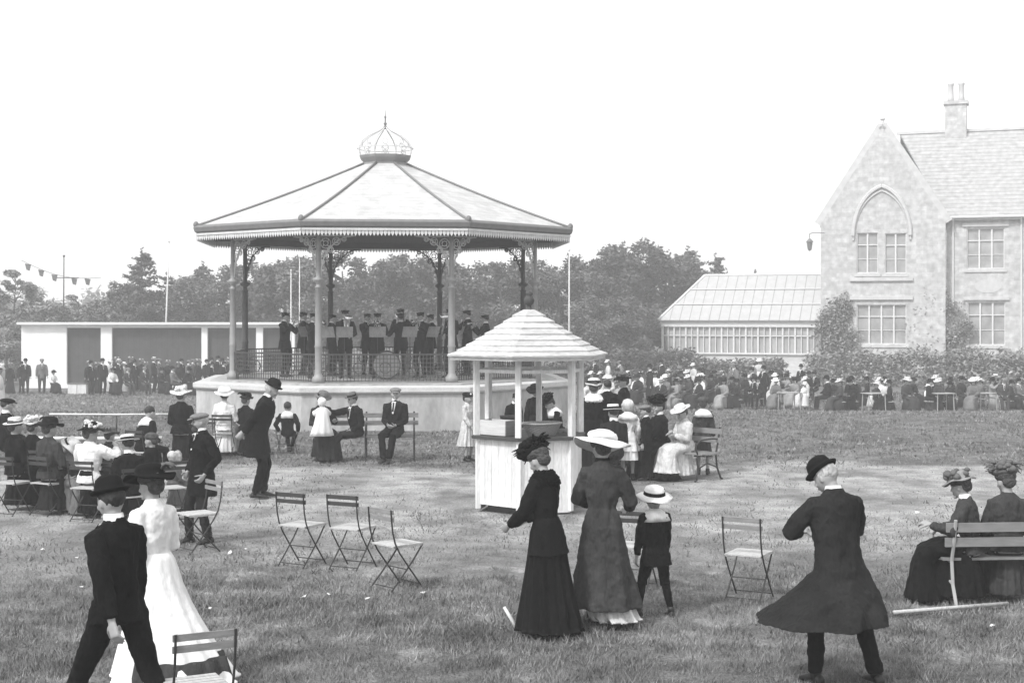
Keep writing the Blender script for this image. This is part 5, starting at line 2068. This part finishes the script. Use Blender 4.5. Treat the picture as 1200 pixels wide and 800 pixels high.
# row left of the bowler man
who('lady in white dress and big white hat seated with her back turned', 263, 534, 450, 176, sit=True, fem=True, tm=M_WHITE, skirt=M_WHITE, lap=.24, hat='wide', ho=dict(m=M_WHITE, W=.2, trim='scarf', tm=M_WHITE, tilt=-8, z=.07), pose=dict(yaw=10), vox=.012)
x_, y_ = G(263, 534)
chair(x_, y_ + .02, 176, 'folding chair under the white-dressed lady in the big white hat', GC, False)
who('lady in black with small black hat seated behind the stooping man', 288, 534, 457, 150, sit=True, fem=True, tm=M_BLACK, skirt=M_BLACK, hat='wide', ho=dict(m=M_FELT, W=.15, trim='feather', tm=M_FELT), vox=.013)
who('lady in black wearing a hat heaped with pale flowers', 212, 541, 449, 170, sit=True, fem=True, tm=M_BLACK, skirt=M_BLACK, lap=.24, hat='wide', ho=dict(m=M_FLOWER, W=.2, trim='flowers', tm=M_FLOWER, tilt=-6, seed=8), vox=.012, build=1.12)
who('bareheaded youth in black jacket and white collar leaning to the right', 167, 560, 472, 140, sit=True, tm=M_BLACK, bottom=M_BLACK, hat=None, hs=1.08, cape=M_WHITE, cape_s=.8, cape_name='wide_collar', collar=False, pose=dict(lean=18, side=8, pitch=10), vox=.012)
x_, y_ = G(167, 560)
chair(x_, y_ + .02, 150, 'folding chair under the leaning youth with the white collar', GC, False)
# left cluster
who('dark-clad man in dark cap at the left edge, furthest back of the left group', 7, 560, 463, 120, sit=True, tm=M_BLACK, bottom=M_BLACK, hat='cap', ho=dict(m=M_FELT), vox=.012)
who('lady in pale straw boater at the left edge of the seated group', 17, 597, 485, 140, sit=True, fem=True, tm=M_BLACK, skirt=M_BLACK, hat='boater', ho=dict(m=M_STRAW, W=.17, bm=M_PALE, tilt=-6), vox=.012)
who('lady in dark jacket whose hat carries pale roses, in the left group', 38, 590, 484, 165, sit=True, fem=True, tm=M_BLACK, skirt=M_BLACK, hat='wide', ho=dict(m=M_FLOWER, W=.16, trim='flowers', tm=M_FLOWER, seed=4), vox=.012)
who('lady in brown coat and tall spiky black hat seen from behind', 57, 603, 484, 150, sit=True, fem=True, tm=M_CHAR, skirt=M_DARK, lap=.25, hat='wide', ho=dict(m=M_FELT, W=.19, trim='feather', tm=M_FELT, fa=-1.2), vox=.011, build=1.1)
x_, y_ = G(57, 603)
chair(x_, y_ + .02, 150, 'folding chair under the lady in the spiky black hat', GC, False)
who('child in round straw hat sitting between two ladies of the left group', 76, 603, 508, 60, sit=True, fem=True, tm=M_MID, skirt=M_GREY, hat='wide', hs=1.15, ho=dict(m=M_STRAW, W=.18, trim='band', tm=M_BLACK, tilt=22, z=.05), pose=dict(pitch=16, lean=8), vox=.012, cat='child')
who('lady in puffed white blouse and dark flower-trimmed hat', 105, 607, 490, 160, sit=True, fem=True, tm=M_WHITE, skirt=M_BLACK, lap=.24, hat='wide', sleeve=(.10, .085, .07, .045), ho=dict(m=M_FELT, W=.185, trim='flowers', tm=M_FLOWER, seed=12, tilt=2), pose=dict(yaw=-30, handR=(-.2, -.35, 1.0), handL=(.16, -.34, .9)), vox=.011, build=1.12)
who('man in dark suit and patterned boater among the left group', 152, 622, 505, -140, sit=True, tm=M_BLACK, bottom=M_BLACK, hat='boater', ho=dict(m=M_STRAW, bm=M_BLACK, W=.165, tilt=8), pose=dict(lean=4), vox=.011)
x_, y_ = G(152, 622)
chair(x_, y_ + .02, -140, 'folding chair under the man in the patterned boater', GC, False)
who('woman in dark dress seated behind the man in the patterned boater', 178, 604, 505, -110, sit=True, fem=True, tm=M_BLACK, skirt=M_BLACK, hat=None, vox=.012)
who('small child in white bonnet and grey coat left of the old man', 203, 598, 527, 150, sit=True, fem=True, tm=M_GREY, skirt=M_GREY, hat='bonnet', hs=1.25, ho=dict(m=M_PALE), vox=.012, cat='child')
who('woman in white standing at the extreme left edge beyond the lawn', -2, 505, 424, 90, fem=True, tm=M_WHITE, skirt=M_WHITE, hat='wide', ho=dict(m=M_WHITE, W=.16), vox=.02)

who('lady in dark coat and grey feathered hat behind the white-bloused lady', 128, 583, 497, 150, sit=True, fem=True, tm=M_DARK, skirt=M_DARK, hat='wide', ho=dict(m=M_FELTG, W=.18, trim='feather', tm=M_FELTG), vox=.012)
for px_, py_, hd_, lb_ in ((12, 603, 160, 'folding chair under the lady in the pale straw boater'), (40, 592, 165, 'folding chair under the lady whose hat carries pale roses'), (104, 610, 160, 'folding chair under the lady in the white blouse')):
    x_, y_ = G(px_, py_)
    chair(x_, y_ + .03, hd_, lb_, GC, px_ == 40)

# around the kiosk
who('child in pale coat and black beret peeping round the left side of the kiosk', 548, 540, 459, 60, fem=True, tm=M_PALE, skirt=M_PALE, hemr=(.24, .24), floor=.38, shoes=True, hat='beret', hs=1.22, skin=M_SKIN, pose=dict(handL=(.1, -.3, 1.0), handR=(-.16, -.2, .9)), vox=.012, cat='child')
who('man in dark cap behind the left half of the kiosk', 600, 543, 458, 40, tm=M_BLACK, bottom=M_BLACK, hat='cap', ho=dict(m=M_FELT), pose=dict(lean=10, pitch=16), vox=.012)
who('woman in broad dark hat behind the middle of the kiosk', 628, 540, 447, -20, fem=True, tm=M_BLACK, skirt=M_BLACK, hat='wide', ho=dict(m=M_FELT, W=.2, trim='band', tilt=10), collar=True, front=False, pose=dict(pitch=12), vox=.012)
who('woman in black and white collar with flowery black hat bending over the basket', 656, 562, 456, -70, fem=True, tm=M_BLACK, skirt=M_BLACK, cape=M_WHITE, cape_name='lace_collar', hat='plumed', ho=dict(m=M_FELT, tm=M_FELT, seed=7), pose=dict(lean=16, pitch=20, handR=(-.1, -.45, 1.05), handL=(.15, -.42, 1.05)), vox=.011)
who('lady in black with pale hat and white collar right of the kiosk posts', 696, 566, 439, 175, fem=True, tm=M_BLACK, skirt=M_BLACK, fur=M_WHITE, hat='wide', ho=dict(m=M_PALE, W=.15, trim='band', tm=M_BLACK, z=.07), vox=.012)
who('bareheaded man in black coat standing between the two hatted ladies', 712, 545, 443, 190, tm=M_BLACK, bottom=M_BLACK, hat=None, top='long', hem=.5, vox=.012)
who('lady in black jacket and dark wide hat in profile beyond the white-coated girl', 731, 545, 434, -75, fem=True, tm=M_BLACK, skirt=M_BLACK, hat='wide', ho=dict(m=M_FELT, W=.17, trim='flowers', tm=M_FELTG), vox=.012)
who('man in white-topped boater seated low behind the white-coated girl', 719, 572, 470, -160, sit=True, tm=M_DARK, bottom=M_DARK, hat='boater', ho=dict(m=M_WHITE, W=.16), vox=.012)
who('boy in pale flat cap and dark jacket seated right of the kiosk', 717, 566, 478, -120, sit=True, tm=M_DARK, bottom=M_BLACK, hat='cap', hs=1.12, hair=M_HAIRM, ho=dict(m=mat('pale_tweed', .36, .95, .3, 60, bump=.4, bscale=120)), pose=dict(lean=8, pitch=8, yaw=20), vox=.011, cat='boy')
who('little girl in white hat and flared white coat standing back turned', 736, 562, 467, 178, fem=True, top='long', tname='flared_coat', tm=M_WHITE, hem=.30, flare=.8, skirt=M_WHITE, hemr=(.22, .2), floor=.44, shoes=True, hat='bonnet', hs=1.25, cape=M_WHITE, cape_name='shoulder_cape', ho=dict(m=M_PALE), pose=dict(handR=(-.26, -.16, .9), handL=(.26, -.16, .9)), vox=.011, cat='girl')
who('boy in flat cap and black jacket standing beside the white-coated girl', 757, 562, 474, -100, tm=M_BLACK, bottom=M_BLACK, hat='cap', hs=1.2, ho=dict(m=M_TWEED), vox=.011, cat='boy', hem=.25)
who('lady all in black with large plumed black hat seated in profile', 776, 562, 461, -60, sit=True, dy=.2, fem=True, tm=M_BLACK, skirt=M_BLACK, lap=.24, hat='plumed', ho=dict(seed=15, tilt=0), cape=None, collar=True, front=False, cm=M_WHITE, pose=dict(lean=6, handR=(-.05, -.4, .62), handL=(.05, -.42, .64)), vox=.010)
who('lady in pale coat and flat pale hat seated in profile on the bench', 804, 561, 469, -58, sit=True, dy=-.1, fem=True, tm=M_PALE, skirt=M_PALE, lap=.25, floor=.14, under=M_BLACK, hat='wide', ho=dict(m=M_STRAW, W=.19, trim='band', tm=M_PALE, droop=-.01, wave=.008), pose=dict(lean=5, pitch=16, handR=(-.05, -.3, .85), handL=(.05, -.32, .82)), vox=.010)
who('child in dark frock with broad white collar standing behind the bench end', 824, 556, 466, 170, fem=True, tm=M_CHAR, skirt=M_CHAR, hemr=(.2, .18), floor=.42, shoes=True, cape=M_WHITE, cape_name='broad_collar', hat=None, hs=1.22, vox=.011, cat='child')

# ------------------------------------------------------------ the band
rnd = random.Random(21)
RB = R(5)
bs = [(-2.65, -.6, 80), (-2.3, .6, 100), (-1.7, -1.4, 40), (-1.3, .2, 70), (-.9, -1.6, 20), (-.5, .9, 10), (-.1, -1.4, 5), (.35, 2.0, 0), (.9, -1.0, -20), (1.35, .6, -40), (1.75, -1.4, -60), (2.1, .1, -80), (2.6, -.9, -75), (.3, .1, 180)]
cols = ['leftmost bandsman near the railing corner', 'second bandsman from the left, set back', 'bandsman at the front left column', 'bandsman just right of the front left column', 'bandsman at the railing left of the middle', 'bandsman set back left of the middle', 'bandsman at the middle of the front railing', 'bandsman at the very back of the stage', 'bandsman front right of the middle', 'bandsman set back near the front right column', 'bandsman beside the front right column', 'bandsman right of the front right column, set back', 'rightmost bandsman above the kiosk eaves', 'bandmaster facing away at the middle of the stage']
BPRO = []
for v_, P_ in enumerate((dict(handR=(-.08, -.30, 1.38), handL=(.10, -.34, 1.32)), dict(handR=(-.12, -.30, 1.12), handL=(.14, -.28, 1.05)), dict(handR=(-.3, -.42, 1.5), handL=(.25, -.3, 1.1)))):
    p_ = person('bandsman', 0, 0, 0, 1.72, 0, dict(P_), 0.02, 'bandsmen on the bandstand', tm=M_BLACK, bottom=M_BLACK, hat='peaked', ho=dict(m=M_FELT), hem=.2)
    c = MB()
    if v_ == 0:       # cornet at the lips
        c.tube([(0, -.14, 1.565), (0, -.30, 1.50), (0, -.42, 1.47), (0, -.48, 1.455), (0, -.51, 1.45)], [.008, .012, .018, .035, .062], 12)
        c.tube([(0, -.22, 1.53), (0, -.24, 1.44), (0, -.36, 1.42), (0, -.38, 1.48)], .012, 8)
        nm = 'cornet'
    elif v_ == 1:     # tenor horn held upright
        c.tube([(0, -.13, 1.56), (.0, -.24, 1.46), (0, -.26, 1.2), (0, -.30, 1.05), (.06, -.36, 1.08), (.08, -.34, 1.3), (.09, -.33, 1.45), (.10, -.32, 1.55)], [.008, .014, .02, .03, .035, .04, .06, .12], 12)
        nm = 'tenor_horn'
    else:
        c.tube([(-.28, -.44, 1.48), (-.36, -.56, 1.72)], [.008, .004], 6)
        nm = 'baton'
    inst = c.mesh(nm, M_BRASS if v_ < 2 else M_WHITEP, True)
    BPRO.append((p_, tree_cache(p_), inst, nm))
used = set()
for i, ((x_, y_, hd), lb) in enumerate(zip(bs, cols)):
    v_ = 2 if i == 13 else (0 if i % 3 != 1 else 1)
    pr, ca, inst, nm = BPRO[v_]
    o = pr if v_ not in used else copy_tree(pr, ca)
    used.add(v_)
    X_ = BX + x_ * math.cos(RB) - y_ * math.sin(RB)
    Y_ = BY + x_ * math.sin(RB) + y_ * math.cos(RB)
    o.location = (X_, Y_, 1.071)
    hd += rnd.uniform(-28, 28)
    X_ += rnd.uniform(-.15, .15)
    Y_ += rnd.uniform(-.25, .25)
    o.location = (X_, Y_, 1.071)
    o.rotation_euler = (0, 0, R(hd))
    q = rnd.uniform(.92, 1.05)
    k_ = pr.scale[0] if i else pr.scale[0]
    o.scale = (q, q, q)
    tag(o, lb + (', holding a ' + nm.replace('_', ' ')) , 'bandsman', 'bandsmen on the bandstand')
    io = link(nm, inst)
    io.location = o.location
    io.rotation_euler = o.rotation_euler
    io.scale = o.scale
    tag(io, {'cornet': 'brass cornet played by the ', 'tenor_horn': 'brass tenor horn held by the ', 'baton': 'thin white baton held by the '}[nm] + lb.split(',')[0], nm.replace('_', ' '))
    if i != 13 and i % 2 == 0:
        sx_, sy_ = X_ + math.sin(R(hd)) * .62, Y_ - math.cos(R(hd)) * .62
        st = empty('music_stand', (sx_, sy_, 1.071), R(hd), 'slender music stand in front of the ' + lb.split(',')[0], 'music stand', 'music stands on the bandstand')
        c = MB()
        c.tube([(0, 0, .3), (0, 0, 1.1)], .01, 6)
        for a in (0, 2.1, 4.2):
            c.tube([(0, 0, .3), (.22 * math.cos(a), .22 * math.sin(a), 0)], .008, 5)
        c.build('stand_frame', M_CIRON, st)
        MB().box((0, 0, 0), (.42, .012, .28), 0, Matrix.Translation((0, 0, 1.18)) @ Matrix.Rotation(R(-20), 4, 'X')).build('music_sheet', M_MID, st)
# bass drum and a tall pale pedestal box at the front rail
dr = empty('bass_drum', (BX + .2, BY - 1.9, 1.071), R(5), 'bass drum resting on the stage floor near the front railing', 'drum')
mt = Matrix.Translation((0, 0, .36)) @ Matrix.Rotation(R(90), 4, 'X')
c = MB()
c.lathe([(.33, -.2), (.35, -.2), (.35, .2), (.33, .2)], (0, 0, 0), 28, mt)
c.build('drum_shell', M_CHAR, dr, True)
for z in (-.21, .21):
    c = MB()
    c.lathe([(0, z), (.325, z), (.325, z * .96), (0, z * .96)], (0, 0, 0), 28, mt)
    c.build('drum_head', M_MID, dr)
# ------------------------------------------------------------ the crowd beyond: a few makes of person, copied one by one
CV = 0.03
SITP = dict(sit=True)
SPEC = [
    ('seated woman in dark dress and black hat', True, dict(fem=True, tm=M_DARK, skirt=M_DARK, hat='wide', ho=dict(m=M_FELT, W=.18, trim='band'))),
    ('seated woman in pale dress and pale hat', True, dict(fem=True, tm=M_PALE, skirt=M_PALE, hat='wide', ho=dict(m=M_STRAW, W=.18, trim='band'))),
    ('seated woman in white blouse and dark skirt', True, dict(fem=True, tm=M_WHITE, skirt=M_DARK, hat='wide', ho=dict(m=M_FELT, W=.17, trim='flowers'))),
    ('seated woman in charcoal coat and flowered hat', True, dict(fem=True, tm=M_CHAR, skirt=M_CHAR, hat='wide', ho=dict(m=M_FLOWER, W=.19, trim='flowers'))),
    ('seated woman in grey costume and white hat', True, dict(fem=True, tm=M_GREY, skirt=M_GREY, hat='wide', ho=dict(m=M_WHITE, W=.2, trim='band'))),
    ('seated man in dark suit and bowler', True, dict(tm=M_BLACK, bottom=M_BLACK, hat='bowler')),
    ('seated man in dark suit and straw boater', True, dict(tm=M_DARK, bottom=M_DARK, hat='boater', ho=dict(m=M_STRAW))),
    ('seated man in charcoal suit and flat cap', True, dict(tm=M_CHAR, bottom=M_CHAR, hat='cap', ho=dict(m=M_TWEED))),
    ('seated child in white frock and sun hat', True, dict(fem=True, tm=M_WHITE, skirt=M_WHITE, hat='wide', hs=1.25, ho=dict(m=M_WHITE, W=.17, trim='band'))),
    ('standing man in dark suit and bowler', False, dict(tm=M_BLACK, bottom=M_BLACK, hat='bowler')),
    ('standing man in grey suit and cap', False, dict(tm=M_GREY, bottom=M_CHAR, hat='cap', ho=dict(m=M_TWEED))),
    ('standing woman in dark dress and wide hat', False, dict(fem=True, tm=M_DARK, skirt=M_DARK, hat='wide', ho=dict(m=M_FELTG, W=.2, trim='flowers'))),
    ('standing woman in pale dress and pale hat', False, dict(fem=True, tm=M_PALE, skirt=M_PALE, hat='wide', ho=dict(m=M_STRAW, W=.18, trim='band'))),
    ('standing man in dark coat and boater', False, dict(tm=M_DARK, bottom=M_DARK, top='long', hem=.45, hat='boater', ho=dict(m=M_STRAW))),
    ('standing girl in white frock and white hat', False, dict(fem=True, tm=M_WHITE, skirt=M_WHITE, floor=.3, hat='wide', hs=1.25, hemr=(.26, .24), ho=dict(m=M_WHITE, W=.16, trim='band'))),
    ('seated woman in black cape and small bonnet', True, dict(fem=True, tm=M_BLACK, skirt=M_BLACK, cape=M_BLACK, hat='plumed', pose_=dict(lean=12, pitch=12))),
    ('seated man in grey suit and bowler', True, dict(tm=M_GREY, bottom=M_CHAR, hat='bowler', pose_=dict(lean=-8, footL=(.2, -.5, .085)))),
    ('seated woman in grey dress and dark hat', True, dict(fem=True, tm=M_MID, skirt=M_MID, hat='wide', ho=dict(m=M_FELT, W=.16, trim='feather'), pose_=dict(handR=(-.1, -.35, 1.1), yaw=30))),
]
PLU = {'woman': 'women', 'man': 'men', 'child': 'children', 'girl': 'girls'}
PR = []
for i, (lb, sit_, o_) in enumerate(SPEC):
    hgt = 1.15 if ('child' in lb or 'girl' in lb) else (1.62 if 'woman' in lb else 1.72)
    o_ = dict(o_)
    pp = dict(sit=sit_, lean=3 if sit_ else 0)
    pp.update(o_.pop('pose_', {}))
    r_ = person('proto', 0, 0, 0, hgt, 0, pp, CV, None, **o_)
    PR.append((r_, tree_cache(r_), hgt / 1.735, sit_))
rnd = random.Random(77)
plan = []      # (variant, x, y, heading, cluster)


def put(v, px, d, hd, cl, jit=.15):
    plan.append([v, X(px, d) + rnd.uniform(-jit, jit), d + rnd.uniform(-jit, jit), hd + rnd.uniform(-22, 22), cl])


WS = [0, 0, 0, 5, 5, 3, 3, 6, 7, 2, 1, 4, 0, 7, 5, 3, 0, 8, 15, 15, 16, 17, 17, 1, 4, 2, 6, 17]
WT = [9, 9, 11, 11, 10, 13, 12, 9]
# right crowd: rows that face the bandstand (to the left, towards us)
for row in range(7):
    d = 61.0 + row * 1.7
    x0 = (765, 752, 705, 690, 684, 680, 690)[row]
    x1 = (958, 962, 962, 965, 960, 955, 930)[row]
    px = x0 + rnd.uniform(0, 8)
    while px < x1:
        if rnd.random() < (.82 if row < 5 else .6):
            if row >= 6 or rnd.random() < .07:
                put(rnd.choice(WT), px, d, -60, 'in right crowd')
            else:
                put(rnd.choice(WS), px, d, -55, 'in right crowd')
        px += .62 * F / d * rnd.uniform(.85, 1.3)
put(14, 943, 60.0, -10, 'in right crowd', 0)
put(12, 890, 74, -30, 'in right crowd', 0)
# loose groups at the far right
for cx, n_ in ((985, 7), (1018, 10), (1040, 6), (1078, 8), (1112, 10), (1150, 7), (1178, 6)):
    for j in range(n_):
        v = rnd.choice(WS if rnd.random() < .96 else WT)
        put(v, cx + rnd.uniform(-17, 17), 57.5 + rnd.uniform(0, 5.0), rnd.uniform(-120, 60), 'on right lawn')
# left crowd in front of the pavilion
for row in range(4):
    d = 71.5 + row * 1.5
    px = (108, 104, 128, 140)[row]
    while px < 275:
        if rnd.random() < .88:
            if row >= 1 or px > 225 or (104 < px < 126):
                put(rnd.choice(WT), px, d, 60, 'in left crowd')
            else:
                put(rnd.choice(WS), px, d, 60, 'in left crowd')
        px += .56 * F / d * rnd.uniform(.8, 1.25)
for px, v in ((12, 11), (22, 9), (33, 9), (38, 0), (44, 10), (50, 5), (57, 8), (66, 2), (73, 0)):
    put(v, px, 72.5, 30, 'by white pavilion', .2)
# drop anybody standing inside somebody else
keep = []
for p in plan:
    if all((p[1] - q[1]) ** 2 + (p[2] - q[2]) ** 2 > .46 ** 2 for q in keep):
        keep.append(p)
plan = keep
plan.sort(key=lambda p: p[1] / p[2])
tot = {}
for p in plan:
    tot[(p[0], p[4])] = tot.get((p[0], p[4]), 0) + 1
seen = {}
ORD = ['', 'second', 'third', 'fourth', 'fifth', 'sixth', 'seventh', 'eighth', 'ninth', 'tenth', 'eleventh', 'twelfth', 'thirteenth', 'fourteenth', 'fifteenth', 'sixteenth', 'seventeenth', 'eighteenth', 'nineteenth', 'twentieth', 'twenty-first', 'twenty-second', 'twenty-third', 'twenty-fourth', 'twenty-fifth', 'twenty-sixth', 'twenty-seventh', 'twenty-eighth', 'twenty-ninth', 'thirtieth']
first = set()
for v, x, y, hd, cl in plan:
    r_, ca, k_, sit_ = PR[v]
    if v in first:
        o = copy_tree(r_, ca)
    else:
        o = r_
        first.add(v)
    o.name = 'person'
    o.location = (x, y, zg(y))
    o.rotation_euler = (0, 0, R(hd))
    q = k_ * rnd.uniform(.92, 1.07)
    q2 = rnd.uniform(.92, 1.1)
    o.scale = (q * q2, q * q2, q)
    n = seen[(v, cl)] = seen.get((v, cl), 0) + 1
    N_ = tot[(v, cl)]
    lb = SPEC[v][0]
    if N_ == 1:
        full = f'the only {lb} {cl}'
    else:
        w0 = lb.split()
        w0[1] = PLU[w0[1]]
        pos = 'leftmost' if n == 1 else ('rightmost' if n == N_ else ORD[n - 1] + ' from left')
        w0[1:1] = []
        full = f'{pos} {lb} {cl}'
    ws = full.split()
    assert len(ws) <= 14, full
    tag(o, full, 'person', 'people ' + cl)
    if sit_ and (y < 63.5) and SPEC[v][0].split()[1] != 'child':
        chair(x, y + .0, hd, 'chair under ' + full, 'folding chairs of the crowd', rnd.random() < .4, zg(y), k_)
for i, (r_, ca, k_, sit_) in enumerate(PR):
    if i not in first:
        for c_ in list(r_.children_recursive) + [r_]:
            bpy.data.objects.remove(c_)
# small tables among the right groups
M_TB = mat('pale_table_top', .34, .7, .1, 6)
for px, d, lb in ((925, 60.0, 'small pale-topped garden table at the front of the right-hand crowd'), (1024, 58.0, 'small garden table among the loose groups below the house gable'), (1104, 57.6, 'small garden table among the loose groups below the right wing'), (1154, 58.5, 'small garden table nearest the right edge of the lawn')):
    t = empty('garden_table', (X(px, d), d, zg(d)), .3, lb, 'table', 'garden tables on the far lawn')
    MB().box((0, 0, .74), (.85, .6, .03)).build('table_top', M_TB, t)
    for sx in (-1, 1):
        for sy in (-1, 1):
            c = MB()
            c.tube([(sx * .36, sy * .24, .725), (sx * .38, sy * .26, 0)], .022, 6)
            c.build('leg', M_TB, t)
# two low white-panelled chests in front of the pavilion and a bench
for px, d, lb in ((86, 72.5, 'low white-panelled chest standing left in front of the dark pavilion bay'), (97, 72.5, 'low white-panelled chest standing right of its twin by the dark bay')):
    t = empty('storage_chest', (X(px, d), d, zg(d)), 0, lb, 'chest')
    MB().box((0, 0, .24), (.44, .4, .48)).build('chest_body', M_WHITEP, t)
    MB().box((0, 0, .50), (.48, .44, .04)).build('lid', M_FASC, t)
print('objects', len(bpy.data.objects))
